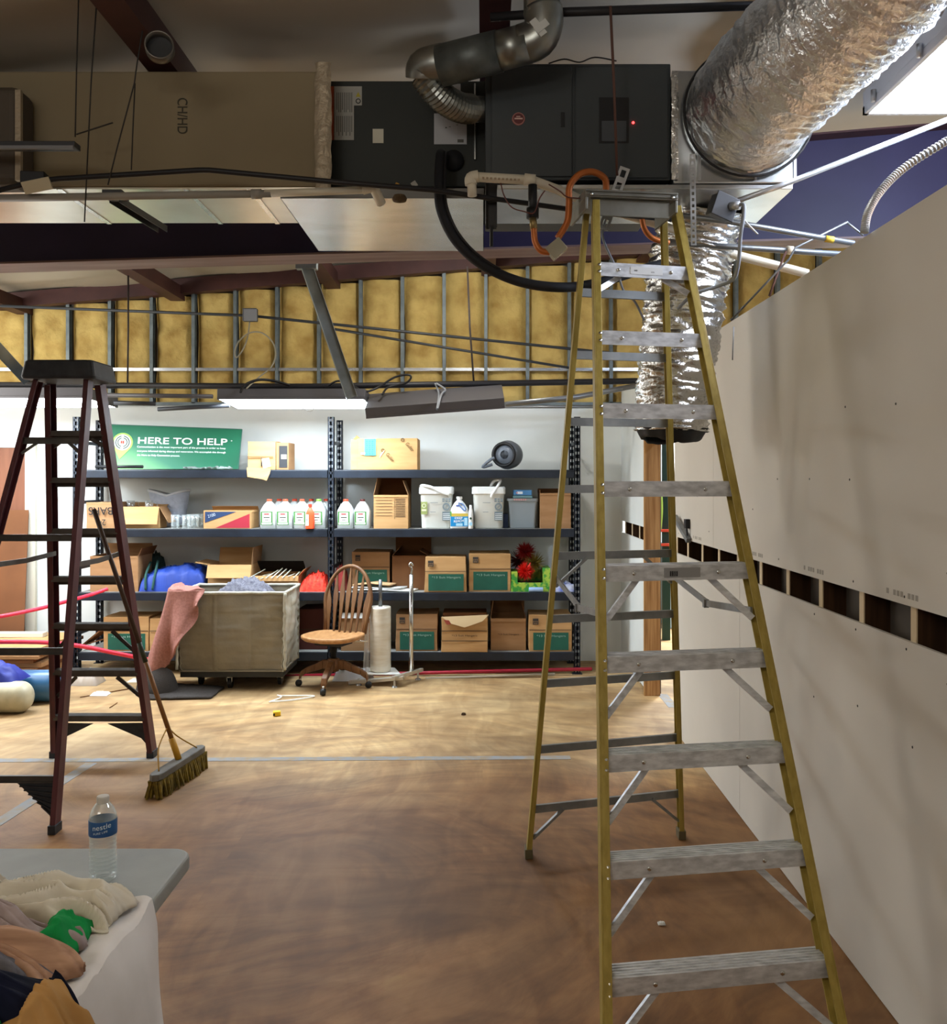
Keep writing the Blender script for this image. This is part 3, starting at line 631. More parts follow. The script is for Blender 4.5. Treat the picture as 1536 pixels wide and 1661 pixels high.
pipe('support_rod', 'rusty dark rod leaning below the pale coupling', 'rod', [(1275,408,4.35),(1262,440,4.35),(1248,480,4.35)], .006, mat('rusty rod', '#5a3d33', .7))
pipe('dangling_wire', 'thin wire hanging straight down over the drywall face', 'wire', [(1190,530,4.2),(1189,556,4.2),(1188,584,4.2)], .0028, M_cable_g)
pipe('grey_lead', 'thin grey cable drooping inside the yellow ladder frame', 'cable', [(984,352,4.1),(977,380,4.1),(985,405,4.1),(996,428,4.1),(1004,450,4.12),(1012,472,4.14),(1030,490,4.18),(1045,520,4.2)], .0055, M_cable_g, True)
# upper edge
pipe('ceiling_conduit', 'black conduit running across the top under the roof liner', 'conduit', [(796,28,3.9),(905,20,3.85),(1265,8,3.8)], .018, M_pipe_bk)
pipe('hanger_rod', 'rusty hanger rod dropping in front of the furnace panels', 'rod', [(990,10,3.82),(996,140,3.86),(1001,285,3.95)], .006, mat('rusty rod', '#5a3d33', .7))
pipe('slack_wire', 'thin black wire lying along the furnace top edge', 'wire', [(890,103,4.0),(915,96,4.0),(940,101,4.0),(965,93,4.0),(1000,99,4.0)], .003, M_pipe_bk, True)
for i, (pp, l) in enumerate(([[(128,-20,3.9),(124,120,3.9),(122,222,3.9)], 'leftmost thin hanger wire at the upper left holding the strip fixture'], [[(157,0,3.9),(148,130,3.9),(137,360,4.0)], 'long thin hanger wire just right of the strip fixture wire'],
                  [[(236,20,3.85),(222,105,3.88),(218,135,3.9),(190,240,3.95),(175,300,3.95)], 'slanting thin wire below the round collar'], [[(219,135,3.9),(216,200,3.92),(213,276,3.95)], 'short upright wire beside the slanting one below the round collar'], [[(124,218,3.9),(155,208,3.9),(183,199,3.9)], 'short stray wire end sticking out by the dark strip fixture'])):
    pipe('hanger_wire', l, 'wire', pp, .0032, mat('dark wire', '#2a2622', .7), n=6)
t = thing('strip_fixture', P(40, 236, 3.8), 'unlit dark strip light hung at the upper left edge', 'light fixture')
MB().box(XP(-160, 3.8), 3.80, ZP(238, 3.8), XP(121, 3.8), 3.86, ZP(228, 3.8)).build('housing', mat('dark grey fixture', '#2f3033', .5), t, bevel=.004)
MB().box(XP(-160, 3.8), 3.785, ZP(243, 3.8), XP(121, 3.8), 3.80, ZP(237.5, 3.8)).build('front_edge', mat('pale fixture edge', '#75777a', .4), t, bevel=.002)
t = thing('support_channel', P(230, 350, 4.3), 'slanting metal channel strut under the beige duct', 'strut')
MB().chan(P(186, 318, 4.1), P(264, 367, 4.5), .05, .03, .003, (0,0,-1), (1,0,0)).build('channel', mat('dark strut steel', '#3f3f40', .4, .5), t)
MB().box(XP(168, 4.05), 4.03, ZP(320, 4.05), XP(200, 4.05), 4.12, ZP(309, 4.05)).build('bracket', mat('dark strut steel', '#3f3f40'), t, bevel=.003)
t = thing('small_fitting', P(645, 316, 4.15), 'dirty wire nut cluster under the coil cabinet', 'fitting')
MB().obox(P(643, 302, 4.18), (.018, .012, .03), Matrix.Rotation(.5, 3, 'Y')).build('yellow_nut', mat('dull yellow nut', '#a47a22', .5), t, bevel=.002)
MB().obox(P(672, 299, 4.18), (.024, .006, .026), Matrix.Rotation(-.6, 3, 'Y')).build('tag', lab, t)
MB().lathe([(0, -.02), (.03, -.012), (.034, 0), (.026, .014), (0, .02)], P(648, 322, 4.15), 12, caps=False).build('clump', mat('brown lint', '#5c4a33', .95, bump=1, bs=60), t, smooth=True)
# ------------------------------------------------------------------ lamps and conduits at the back
def troffer(name, label, X0, X1, Y0, Y1, Z, lit=M_lens, h=.07, M=None, group=None):
    c = V(((X0+X1)/2, (Y0+Y1)/2, Z)); M = M or Matrix.Identity(3); w, d = X1-X0, Y1-Y0
    t = thing(name, c, label, 'light fixture', group)
    def bx(mb, x0, y0, z0, x1, y1, z1): mb.obox(c+M @ V(((x0+x1)/2, (y0+y1)/2, (z0+z1)/2)), (x1-x0, y1-y0, z1-z0), M)
    mb = MB(); bx(mb, -w/2, -d/2, .02, w/2, d/2, h+.02); mb.build('housing', M_fix_gray, t, bevel=.003)
    mb = MB(); e = .012
    bx(mb, -w/2, -d/2, 0, w/2, -d/2+e, .02); bx(mb, -w/2, d/2-e, 0, w/2, d/2, .02); bx(mb, -w/2, -d/2+e, 0, -w/2+e, d/2-e, .02); bx(mb, w/2-e, -d/2+e, 0, w/2, d/2-e, .02)
    mb.build('frame', M_fix_gray, t)
    mb = MB(); bx(mb, -w/2+e, -d/2+e, .002, w/2-e, d/2-e, .018)
    mb.build('lens', lit, t)
    return t
Yn, Yf = 7.60, 8.22; zl = CH+(777-651)/FPX*Yn
lampA = troffer('ceiling_light', 'lit fluorescent fixture hung above the left storage rack', XP(352, Yn), XP(592, Yn), Yn, Yf, zl, M=Matrix.Rotation(-.05, 3, 'X'))
lampB = troffer('ceiling_light', 'lit fluorescent fixture behind the maroon ladder top', XP(-120, Yn), XP(143, Yn), Yn, Yf, zl+.01, M=Matrix.Rotation(-.05, 3, 'X'))
lampC = troffer('ceiling_light', 'drooping fixture turned toward the wall above the right storage rack', XP(592, 7.5), XP(818, 7.5), 7.5, 7.95, zl-.03, lit=M_lens_dim, M=Matrix.Rotation(-.075, 3, 'Y') @ Matrix.Rotation(.35, 3, 'X'))
cl = tube_obj('clip_wire', pts_px([(488,660,7.5),(497,666,7.5),(505,667,7.5),(509,661,7.5)]), .003, M_cable_w); tag(cl, 'small white wire clip under the lit fixture lens', 'wire')
pipe('black_pipe', 'long black iron pipe hung across the room before the yellow insulation', 'pipe', [(-60,624,7.9),(500,627,7.9),(1034,618,7.9)], .026, M_pipe_bk, n=14)
pipe('light_rail', 'thin slotted steel rail left of the lit fixture', 'rail', [(172,641,7.5),(345,643,7.5)], .018, M_fix_gray, n=6)
pipe('loose_channel', 'dark loose channel end hanging above the green sign', 'channel', [(185,653,7.7),(252,655,7.7)], .018, mat('dark channel', '#35373c', .5), n=6)
pipe('loose_channel', 'dark short channel sloping toward the lit fixture above the green sign', 'channel', [(256,664,7.75),(310,661,7.75),(372,658,7.75)], .018, mat('dark channel', '#35373c', .5), n=6)
pipe('bright_conduit', 'silver conduit sloping up from the drooping fixture to the drywall top', 'conduit', [(820,656,7.2),(935,644,7.3),(1030,626,7.5)], .022, M_cond)
pipe('edge_conduit', 'grey conduit along the top of the white back wall at the right', 'conduit', [(812,660,8.4),(1000,660,8.4)], .014, M_cond)
pipe('long_conduit', 'thin dark conduit sloping across the yellow insulation through a square box', 'conduit', [(-60,494,8.35),(405,512,8.35),(560,528,8.35),(1034,577,8.35)], .013, mat('dark conduit', '#3c3f42', .5, .4), n=8)
pipe('short_conduit', 'thin dark conduit starting at the diagonal brace below the longer one', 'conduit', [(543,534,8.4),(700,560,8.4),(925,597,8.4)], .012, mat('dark conduit', '#3c3f42', .5), n=8)
t = thing('square_box', P(406, 512, 8.3), 'square grey box on the conduit across the yellow insulation', 'box')
MB().obox(P(406, 511, 8.3), (.125, .07, .115)).build('box_body', mat('grey box metal', '#55575b'), t, bevel=.006)
MB().obox(P(406, 511, 8.26), (.118, .006, .108)).build('cover_plate', mat('grey cover metal', '#77797d'), t, bevel=.004)
pipe('cable_loop', 'pale cable looping down from the square box to the lit fixture', 'cable', [(405,520,8.3),(402,545,8.25),(395,565,8.2),(384,580,8.2),(381,570,8.2),(388,553,8.2),(405,540,8.2),(425,540,8.15),(442,555,8.1),(447,575,8.0),(440,595,7.9),(420,612,7.8),(400,630,7.6)], .0065, mat('pale dusty cable', '#8c8672', .6), True)
pipe('black_cable', 'black cable arching over the black pipe above the lit fixture', 'cable', [(390,636,7.5),(398,624,7.6),(420,616,7.75),(445,618,7.82),(470,625,7.86)], .011, M_black, True)
pipe('black_cable', 'black cable coiled on the black pipe above the drooping fixture', 'cable', [(532,626,7.82),(548,618,7.78),(570,624,7.75),(590,635,7.7),(612,629,7.75),(640,612,7.78),(662,608,7.78),(666,614,7.78),(655,623,7.8),(630,628,7.78),(620,640,7.6)], .009, M_black, True)
pipe('zip_tie_loop', 'grey strap looped around the black pipe and drooping fixture', 'strap', [(706,622,7.84),(712,640,7.7),(709,664,6.98),(716,640,7.6),(722,632,7.7),(708,622,7.82)], .008, M_cable_g, True)
def rod(label, pp, r=.008): return pipe('pipe_hanger', label, 'rod', pp, r, mat('dark rod', '#2d2523', .6), n=8)
rod('dark hanger rod dropping to the black pipe left of the square box', [(208,447,7.9),(208,535,7.9),(207,622,7.9)])
rod('dark hanger rod dropping to the drooping fixture right of the diagonal brace', [(758,432,7.9),(762,530,7.9),(769,628,7.9)])
def brace(label, a, b):
    t = thing('diagonal_brace', (a+b)/2, label, 'brace')
    MB().chan(a, b, .09, .035, .004, (.3, -1, 0), (1, 0, 0)).build('channel', mat('galvanised brace', '#8b9496', .4, .5, var='#787f80', vs=8), t)
    MB().box(a.x-.08, a.y-.02, a.z-.02, a.x+.08, a.y+.05, a.z+.06).build('clip', mat('galvanised brace', '#8b9496'), t, bevel=.004)
brace('galvanised diagonal brace leaning right across the yellow insulation', P(497, 432, 7.0), P(570, 645, 7.48))
brace('galvanised diagonal brace at the left edge behind the maroon ladder', P(-45, 520, 7.3), P(46, 618, 7.85))
# the lamp over the neighbouring room at upper right
zr = 3.40; Yq = 4.10
t = thing('suspended_light', (2.1, 3.3, zr), 'bright suspended fluorescent fixture at the upper right corner', 'light fixture')
X0 = (1400-CX)/(777-185)*(zr-CH)
MB().box(X0, 2.88, zr+.03, X0+.65, Yq+.01, zr+.10).build('housing', mat('white fixture sheet', '#cfd3da', .4), t, bevel=.004)
MB().box(X0+.02, 2.9, zr, X0+.63, Yq-.01, zr+.03).build('lens', M_lens_far, t, bevel=.008)
mb = MB(); mb.box(X0, 2.88, zr-.004, X0+.02, Yq+.01, zr+.03); mb.box(X0, Yq-.01, zr-.004, X0+.65, Yq+.01, zr+.03); mb.box(X0+.63, 2.88, zr-.004, X0+.65, Yq+.01, zr+.03); mb.build('door_frame', mat('white fixture sheet', '#cfd3da'), t)
for y in (3.97, 3.55):
    MB().tube([V((X0-.012, y, zr+.0)), V((X0-.012, y, zr+.05))], .012, 8).build('latch', M_cond_lt, t, smooth=True)
tag(MB().tube([V((X0+.3, 3.9, zr+.09)), V((X0+.3, 3.9, 4.13))], .004, 6).build('light_chain', M_cond), 'thin hanger above the bright upper right fixture', 'chain')
# ================================================================== ladders
def lerp(a, b, t): return V(a)+(V(b)-V(a))*t
def ladder(t, H, FL, FR, RL, RR, mr, ms, mrear, zs, zr_, web, fl, brace_z, gusset=None, rearbrace=(), step_d=.085, step_h=.055, front=-1, rivet=None, mrail2=None):
    def at(L, z): return lerp(L[0], L[1], z/H)
    for nm, L, sgn in (('front_rail', FL, 1), ('front_rail', FR, -1), ('rear_rail', RL, 1), ('rear_rail', RR, -1)):
        k = 1 if nm == 'front_rail' else .8
        a, b = V(L[0]), V(L[1]); a = a + V((-sgn*fl*k, 0, .015)); b = b + V((-sgn*fl*k, 0, 0))
        o = MB().chan(a, b, web*k, fl*k, .005, (sgn, 0, 0), (0, 1, 0)).build(nm, mr, t, bevel=.0015)
        mb = MB(); mb.bar(a+V((sgn*fl*k/2, 0, -.015)), a+V((sgn*fl*k/2, 0, .03)), fl*k+.012, web*k+.012, V((0, 1, 0))); mb.build('foot', M_lad_dk if mr is M_redlad else mat('scuffed foot pad', '#5b5238', .7), t, bevel=.003)
    for z in zs:
        a, b = at(FL, z), at(FR, z); u = (b-a).normalized(); v = V((0, 0, 1)).cross(u)       # v points away from the viewer
        if front > 0: v = -v
        a = a - u*.012; b = b + u*.012
        mb = MB()
        def sl(v0, v1, z0, z1): mb.hexa([a+v*v0+V((0,0,z0)), b+v*v0+V((0,0,z0)), b+v*v1+V((0,0,z0)), a+v*v1+V((0,0,z0)), a+v*v0+V((0,0,z1)), b+v*v0+V((0,0,z1)), b+v*v1+V((0,0,z1)), a+v*v1+V((0,0,z1))])
        d0 = -web/2
        sl(d0, d0+step_d, -.004, 0); sl(d0, d0+.004, -step_h, -.004); sl(d0+step_d-.004, d0+step_d, -.03, -.004)
        for q in range(5): sl(d0+.012+q*.015, d0+.016+q*.015, 0, .002)
        st = mb.build('step', ms, t)
        if rivet:
            for L, sg in ((FL, -1), (FR, 1)):
                for dz in (-.012, -.042):
                    mb = MB()
                    c = at(L, z+dz)+u*sg*fl*.5-v*(web/2+.001) if front < 0 else at(L, z+dz)
                    mb.lathe([(.0075, 0), (.006, .004), (0, .006)], c, 10, Matrix.Rotation(math.pi/2, 3, 'X')); mb.build('rivet', rivet, st, smooth=True)
            for fr in (.2, .78): mb = MB(); mb.lathe([(.008, 0), (.007, .003), (.004, .004)], lerp(a, b, fr)+v*(d0)+V((0,0,-.028)), 10, Matrix.Rotation(math.pi/2, 3, 'X')); mb.build('rivet', rivet, st, smooth=True)
        if z in brace_z:
            dn = brace_z[z]
            for e, o, L in ((a, 1, FL), (b, -1, FR)):
                p = e+u*o*(b-a).length*.26+v*(.005)+V((0,0,-.045)); q = at(L, z-dn)+v*.0
                mb = MB(); mb.chan(p, q, .022, .012, .002, v*1, u); mb.build('step_brace', ms, t)
        if gusset and abs(z-gusset) < .05:
            for e, o, L in ((a, 1, FL), (b, -1, FR)):
                mb = MB(); p = e+u*o*.24+V((0,0,-step_h)); q = at(L, .08); r_ = at(L, z-step_h)
                mid = at(L, z*.45)+u*o*.035
                mb.prism([p, r_, q, mid], v*.012); mb.build('corner_gusset', M_lad_dk, t, bevel=.002)
    for z in zr_:
        a, b = at(RL, z), at(RR, z); mb = MB(); mb.chan(a+V((-.01,0,0)), b+V((.01,0,0)), .036, .018, .003, (0, 1 if front < 0 else -1, 0), (0,0,1)); mb.build('rear_bar', mrear, t)
        if z in rearbrace:
            u = (b-a).normalized()
            for e, o, L in ((a, 1, RL), (b, -1, RR)):
                MB().bar(e+u*o*(.14 if front < 0 else .07)+V((0,0,-.01)), at(RL if o > 0 else RR, z-(.14 if front < 0 else .07)), .02, .012).build('rear_brace', mrear, t)
    return at
H = 2.93
FL = ((.373, 2.66, 0), (.487, 3.88, H)); FR = ((1.079, 2.77, 0), (.812, 3.96, H))
RL = ((.228, 4.36, 0), (.462, 4.02, H)); RR = ((.972, 4.59, 0), (.79, 4.10, H))
t = thing('stepladder', (.66, 3.6, 0), 'tall yellow stepladder with aluminium steps beside the drywall', 'ladder')
zs = [.295*i for i in range(1, 10)]
at = ladder(t, H, FL, FR, RL, RR, M_yel, M_alu, M_alu_dk, zs, [.23, .52, .835, 1.138, 1.43, 1.735, 2.036, 2.33, 2.6], .072, .03,
            {zs[0]: .19, zs[1]: .20, zs[2]: .20, zs[3]: .19, zs[4]: .19, zs[8]: .11}, rearbrace=(.23, 1.43), rivet=M_chrome)
u = V((.99, .14, 0)).normalized(); v = V((-u.y, u.x, 0)); cz = 2.93
def capbox(mb, u0, u1, v0, v1, z0, z1):
    o = V((.425, 3.835, 0)); mb.hexa([o+u*a+v*b+V((0,0,z)) for z in (z0, z1) for a, b in ((u0,v0),(u1,v0),(u1,v1),(u0,v1))])
mb = MB(); capbox(mb, 0, .40, 0, .27, 2.952, 2.985); capbox(mb, 0, .40, -.006, 0, 2.958, 2.966); capbox(mb, 0, .40, -.006, 0, 2.974, 2.983)
capbox(mb, 0.03, .37, .02, .026, 2.88, 2.952); capbox(mb, .0, .012, .0, .27, 2.90, 2.952); capbox(mb, .388, .40, .0, .27, 2.90, 2.952)
mb.build('top_cap', mat('dull cap aluminium', '#85847c', .5, .7, var='#747269', vs=10), t, bevel=.003)
for a in (.025, .375):
    mb = MB(); mb.lathe([(.009, 0), (.006, .004), (0, .006)], V((.425, 3.835, 2.962))+u*a-v*.007, 10, Matrix.Rotation(math.pi/2, 3, 'X')); mb.build('cap_rivet', M_chrome, t, smooth=True)
for L1, L2, zz in ((FL, RL, 1.33), (FR, RR, 1.33)):
    a, b = at(L1, zz-.02), at(L2, zz); m_ = (a+b)/2+V((0, 0, -.055))
    s = thing('spreader', (0,0,0), None, None); bpy.data.objects.remove(s)
    o = MB().bar(a, m_, .008, .026, V((0,0,1))).build('spreader_bar', M_alu_dk, t); MB().bar(m_+V((.004,0,.004)), b, .008, .026, V((0,0,1))).build('spreader_bar', M_alu_dk, t)
    MB().obox(m_, (.02, .03, .034)).build('spreader_hinge', M_alu_dk, t)
# printed stickers on steps
mb = MB(); z9 = zs[8]; a, b = at(FL, z9), at(FR, z9); uu = (b-a).normalized(); vv = V((0,0,1)).cross(uu)
def on_step(mb, z, f0, f1, h0, h1):
    a, b = at(FL, z), at(FR, z); uu = (b-a).normalized(); vv = V((0,0,1)).cross(uu); q = []
    for e in (-.0375, -.0362): q += [lerp(a,b,f0)+vv*e+V((0,0,h0)), lerp(a,b,f1)+vv*e+V((0,0,h0)), lerp(a,b,f1)+vv*e+V((0,0,h1)), lerp(a,b,f0)+vv*e+V((0,0,h1))]
    mb.hexa([q[0],q[1],q[5],q[4],q[3],q[2],q[6],q[7]])
mb = MB(); mb.m(mat('worn white sticker', '#cfd0cf', .6)); on_step(mb, z9, .32, .70, -.042, -.012); mb.m(M_ink); on_step(mb, z9, .36, .40, -.03, -.024); on_step(mb, z9, .56, .60, -.034, -.028); mb.build('step_sticker', None, t)
mb = MB(); mb.m(mat('scratched grey sticker', '#8d8e8f', .6)); on_step(mb, zs[4], .40, .66, -.045, -.010); mb.m(M_ink); [on_step(mb, zs[4], .44+k*.015, .452+k*.015, -.04, -.022) for k in range(4)]; mb.build('step_sticker', None, t)
# maroon ladder at left, seen from its rear
H2 = 2.33
A = ((-2.72, 5.93, 0), (-2.49, 5.36, H2)); C = ((-2.135, 5.93, 0), (-2.235, 5.36, H2))
D = ((-2.83, 4.66, 0), (-2.455, 5.14, H2)); B = ((-2.17, 4.66, 0), (-2.205, 5.14, H2))
t = thing('stepladder', (-2.45, 5.3, 0), 'dark maroon stepladder with black cap standing at the left', 'ladder')
zs2 = [.288, .59, .89, 1.186, 1.48, 1.787, 2.06]
at2 = ladder(t, H2, A, C, D, B, M_redlad, M_lad_step, M_lad_step, zs2, [.254, .88, 1.465, 1.99], .085, .034, {zs2[1]: .18, zs2[2]: .18, zs2[6]: .09}, gusset=.288, rearbrace=(1.99,), front=1, step_d=.08)
mb = MB(); mb.sqloft([(.20,.16,.03,2.33),(.205,.165,.03,2.345),(.19,.155,.03,2.425),(.18,.145,.03,2.435)], (-2.33, 5.22, 0)); mb.build('top_cap', M_lad_dk, t, bevel=.003)
for L1, L2 in ((A, D), (C, B)):
    a, b = at2(L1, 1.33), at2(L2, 1.32); m_ = (a+b)/2+V((0,0,-.01)); MB().bar(a, m_, .008, .028).build('spreader_bar', M_lad_step, t); MB().bar(m_, b, .008, .028).build('spreader_bar', M_lad_step, t)
for L, o in ((B, -1), (D, 1)):     # ribbed corner gussets on the near side
    a = at2(L, .235); mb = MB()
    p = [a+V((o*.20, 0, 0)), a, at2(L, .04), at2(L, .10)+V((o*.03, 0, 0))]
    mb.prism(p, (0, .012, 0))
    for k in range(6): q0 = lerp(p[0], p[3], .12+k*.14); q1 = lerp(p[1], p[2], .12+k*.14); mb.bar(q0+V((0,-.004,0)), q1+V((0,-.004,0)), .012, .007)
    mb.build('corner_gusset', M_lad_dk, t)
# push broom leaning on the maroon ladder
t = thing('push_broom', (-1.78, 5.4, 0), 'push broom with yellow bristles leaning against the maroon ladder', 'broom')
e0, e1 = V((-1.83, 5.12, .10)), V((-1.735, 5.72, .10)); hx = (e1-e0).normalized(); hs = V((hx.y, -hx.x, 0))
mb = MB(); 
pr = [(e0+hx*s+hs*w) for s, w in ((0,.0),(.02,-.028),(.06,-.036),(.54,-.036),(.59,-.028),(.61,0),(.59,.028),(.54,.036),(.06,.036),(.02,.028))]
mb.prism(pr, (0, 0, .038)); mb.build('head_block', mat('grey broom block', '#6a6862', .7, var='#55534e', vs=10), t, bevel=.006)
mb = MB(); random.seed(2)
for i in range(40):
    for j in range(5):
        b0 = e0+hx*(.02+i*.0148)+hs*(-.03+j*.015); b1 = b0+V((random.uniform(-.018,.018), random.uniform(-.022,.014), -.098))+hs*(-.03+j*.015)*.4
        mb.tube([b0, (b0+b1)/2+V((0,0,.004)), b1], [.008, .0085, .006], 4)
mb.build('bristles', mat('yellow brown bristles', '#7f6a22', .9, var='#55481a', vs=30), t)
hc = (e0+e1)/2+V((0,0,.038)); htop = P(152, 826, 5.44); dirn = (htop-hc).normalized()
MB().tube([hc, hc+dirn*.13], .019, 12).build('ferrule', mat('yellow ferrule', '#b98a1f', .5), t, smooth=True)
MB().tube([hc+dirn*.1, hc+dirn*.62], .0135, 12).build('lower_handle', mat('amber stained handle', '#7d5222', .5), t, smooth=True)
MB().tube([hc+dirn*.6, hc+dirn*.72], .0145, 12).build('tape_wrap', mat('green black wrap', '#2d3420', .6), t, smooth=True)
MB().tube([hc+dirn*.7, htop], .0135, 12).build('upper_handle', mat('dark worn handle', '#453226', .6), t, smooth=True)
for f in (.12, .88):
    MB().tube(spline([hc+dirn*.2, lerp(hc+dirn*.2, lerp(e0,e1,f)+V((0,0,.04)), .5)+V((-.02,-.02,.01)), lerp(e0,e1,f)+V((0,0,.04))], 5), .004, 8).build('brace_wire', mat('yellow brace wire', '#a97f2a', .5), t, smooth=True)
# ================================================================== storage rack
rk = thing('storage_rack', (-1.4, 8.7, 0), 'long dark navy steel storage rack of two bays and four shelves', 'rack')
PX = (-3.71, -1.385, .862); YFp, YBp = 8.43, 8.99
def post(x, y, zt):
    mb = MB(); w = .056; t_ = .004
    def strips(fn):
        n = int(zt/.06); h = zt/n
        for s0, s1 in ((-.5, -.30), (-.15, .15), (.30, .5)): fn(s0*w, s1*w, 0, zt)
        for k in range(n+1): fn(-.30*w, .30*w, max(0, k*h-.018), min(zt, k*h+.018))
    strips(lambda a, b, z0, z1: mb.box(x+a, y, z0, x+b, y+t_, z1))
    strips(lambda a, b, z0, z1: mb.box(x-w/2-(0), y+w/2+a, z0, x-w/2+t_, y+w/2+b, z1))
    strips(lambda a, b, z0, z1: mb.box(x+w/2-t_, y+w/2+a, z0, x+w/2, y+w/2+b, z1))
    mb.box(x-.045, y-.01, 0, x+.045, y+.07, .006)
    mb.build('post', M_black_rack, rk)
for x in PX:
    post(x, YFp, ZP(676, YFp)); post(x, YBp-.06, ZP(676, YFp))
    for z in (.35, .95, 1.55, 2.1): MB().box(x-.008, YFp+.05, z, x+.008, YBp-.05, z+.03).build('side_tie', M_black_rack, rk)
SH = {4: ZP(762, 8.42), 3: ZP(858, 8.42), 2: ZP(961, 8.42), 1: ZP(1058, 8.42)}
for i in (4, 3, 2, 1):
    z = SH[i]
    for b in (0, 1):
        xa, xb = PX[b]+.03, PX[b+1]-.03
        mb = MB(); mb.box(xa, YFp-.012, z-.075, xb, YFp+.03, z-.006); mb.box(xa, YFp-.012, z-.006, xb, YFp+.012, z)
        mb.build('shelf_beam', M_black_rack, rk, bevel=.003)
        MB().box(xa, YBp-.04, z-.075, xb, YBp, z-.004).build('shelf_beam', M_black_rack, rk, bevel=.003)
        MB().box(xa, YFp+.0125, z-.02, xb, YBp-.001, z).build('shelf_board', M_deck, rk)
# ================================================================== boxes
def rbox(mb, x0, y0, z0, x1, y1, z1, amp=.006, seed=0, cuts=3, taper=0):
    bm2 = bmesh.new(); bmesh.ops.create_cube(bm2, size=1); bmesh.ops.subdivide_edges(bm2, edges=bm2.edges[:], cuts=cuts, use_grid_fill=True)
    mp = {}
    for v in bm2.verts:
        fz = v.co.z+.5; k = 1-taper*fz
        p = V(((x0+x1)/2+(x1-x0)*v.co.x*k, (y0+y1)/2+(y1-y0)*v.co.y*k, z0+(z1-z0)*fz))
        d = V((nz(p.x*5+seed, p.y*5, p.z*5), nz(p.x*5, p.y*5+seed+9, p.z*5), nz(p.x*5, p.y*5, p.z*5+seed+5)))*amp
        if fz < .01: d.z = 0
        mp[v] = mb.bm.verts.new(p+d)
    for f in bm2.faces: mb.f([mp[v] for v in f.verts])
    bm2.free()
def card_box(label, px0, px1, pyt, z0, Y=8.47, dep=.38, m=None, hang=False, lines=(), logo=False, seed=0, flaps=None, group=None, txt=True, amp=.006, ybot=None, inktxt=None, name='cardboard_box', taper=0):
    m = m or M_card; x0, x1, zt = XP(px0, Y), XP(px1, Y), ZP(pyt, Y)
    t = thing(name, ((x0+x1)/2, Y+dep/2, z0), label, 'box', group)
    mb = MB(); mb.m(m)
    if flaps:
        w = .006
        for q in ((x0,Y,x1,Y+w),(x0,Y+dep-w,x1,Y+dep),(x0,Y+w,x0+w,Y+dep-w),(x1-w,Y+w,x1,Y+dep-w)): mb.box(q[0], q[1], z0+.001, q[2], q[3], zt)
        mb.m(M_card_in).box(x0+w, Y+w, z0+.001, x1-w, Y+dep-w, z0+.01)
        mb.build('box_body', None, t, bevel=.002)
    else:
        rbox(mb, x0, Y, z0+.001, x1, Y+dep, zt, amp, seed, taper=taper); mb.build('box_body', None, t, bevel=.003)
    h = zt-z0; w = x1-x0; yf = Y-.009 if not flaps else Y-.002
    if hang:
        zc = z0+h*.60
        mb = MB(); mb.box(x0+w*.10, yf+.004, z0+h*.045, x1-w*.07, yf+.0055, zc-.025); mb.build('printed_panel', M_green_pr, t)
        if txt: text('*13 Suit Hangers', 'lettering', ((x0+x1)/2+w*.02, yf+.0035, zc-.057), (1,0,0), (0,0,1), w*.68, .026, M_ink_lt, t)
        mb = MB(); mb.m(M_ink_br).box(x0+.003, yf+.004, zc-.004, x1-.003, yf+.0055, zc+.002); mb.build('strap_line', None, t)
    if logo:
        mb = MB(); mb.m(mat('brown black stamp', '#3a332c', .8)).box(x0+w*.09, yf+.003, zt-.085, x0+w*.22, yf+.0055, zt-.030); mb.m(mat('stamp gaps', '#8f6d49', .8)); 
        for k in range(3): mb.box(x0+w*(.10+k*.04), yf+.0022, zt-.062, x0+w*(.125+k*.04), yf+.003, zt-.054)
        mb.box(x0+w*.105, yf+.0022, zt-.078, x0+w*.2, yf+.003, zt-.072); mb.build('printed_stamp', None, t)
    for fz in lines:
        MB().box(x0+.002, yf+.003, z0+h*fz-.003, x1-.002, yf+.0055, z0+h*fz+.003).build('strap_line', M_ink_br, t)
    if inktxt: text(inktxt[0], 'lettering', (x0+w*.5, yf+.002, z0+h*inktxt[1]), (1,0,0), (0,0,1), w*inktxt[2], inktxt[3], M_ink_br, t)
    for fl in (flaps or ()):
        side, ang, L = fl[:3]; mm = fl[3] if len(fl) > 3 else m
        a = math.radians(ang)     # 0 = standing up, 90 = folded outward flat, 170 = hanging down
        mb = MB()
        if side == 'f': q = [V((x0,Y,zt)), V((x1,Y,zt))]; o = V((0,-math.sin(a),math.cos(a)))*L
        elif side == 'b': q = [V((x0,Y+dep,zt)), V((x1,Y+dep,zt))]; o = V((0,math.sin(a),math.cos(a)))*L
        elif side == 'l': q = [V((x0,Y,zt)), V((x0,Y+dep,zt))]; o = V((-math.sin(a),0,math.cos(a)))*L
        else: q = [V((x1,Y,zt)), V((x1,Y+dep,zt))]; o = V((math.sin(a),0,math.cos(a)))*L
        n_ = (q[1]-q[0]).cross(o).normalized()*.004
        mb.hexa([q[0]-n_/2, q[1]-n_/2, q[1]+n_/2, q[0]+n_/2, q[0]+o-n_/2, q[1]+o-n_/2, q[1]+o+n_/2, q[0]+o+n_/2]); mb.build('flap', mm, t)
    return t
G2, G1s = 'hanger cartons on the rack', None
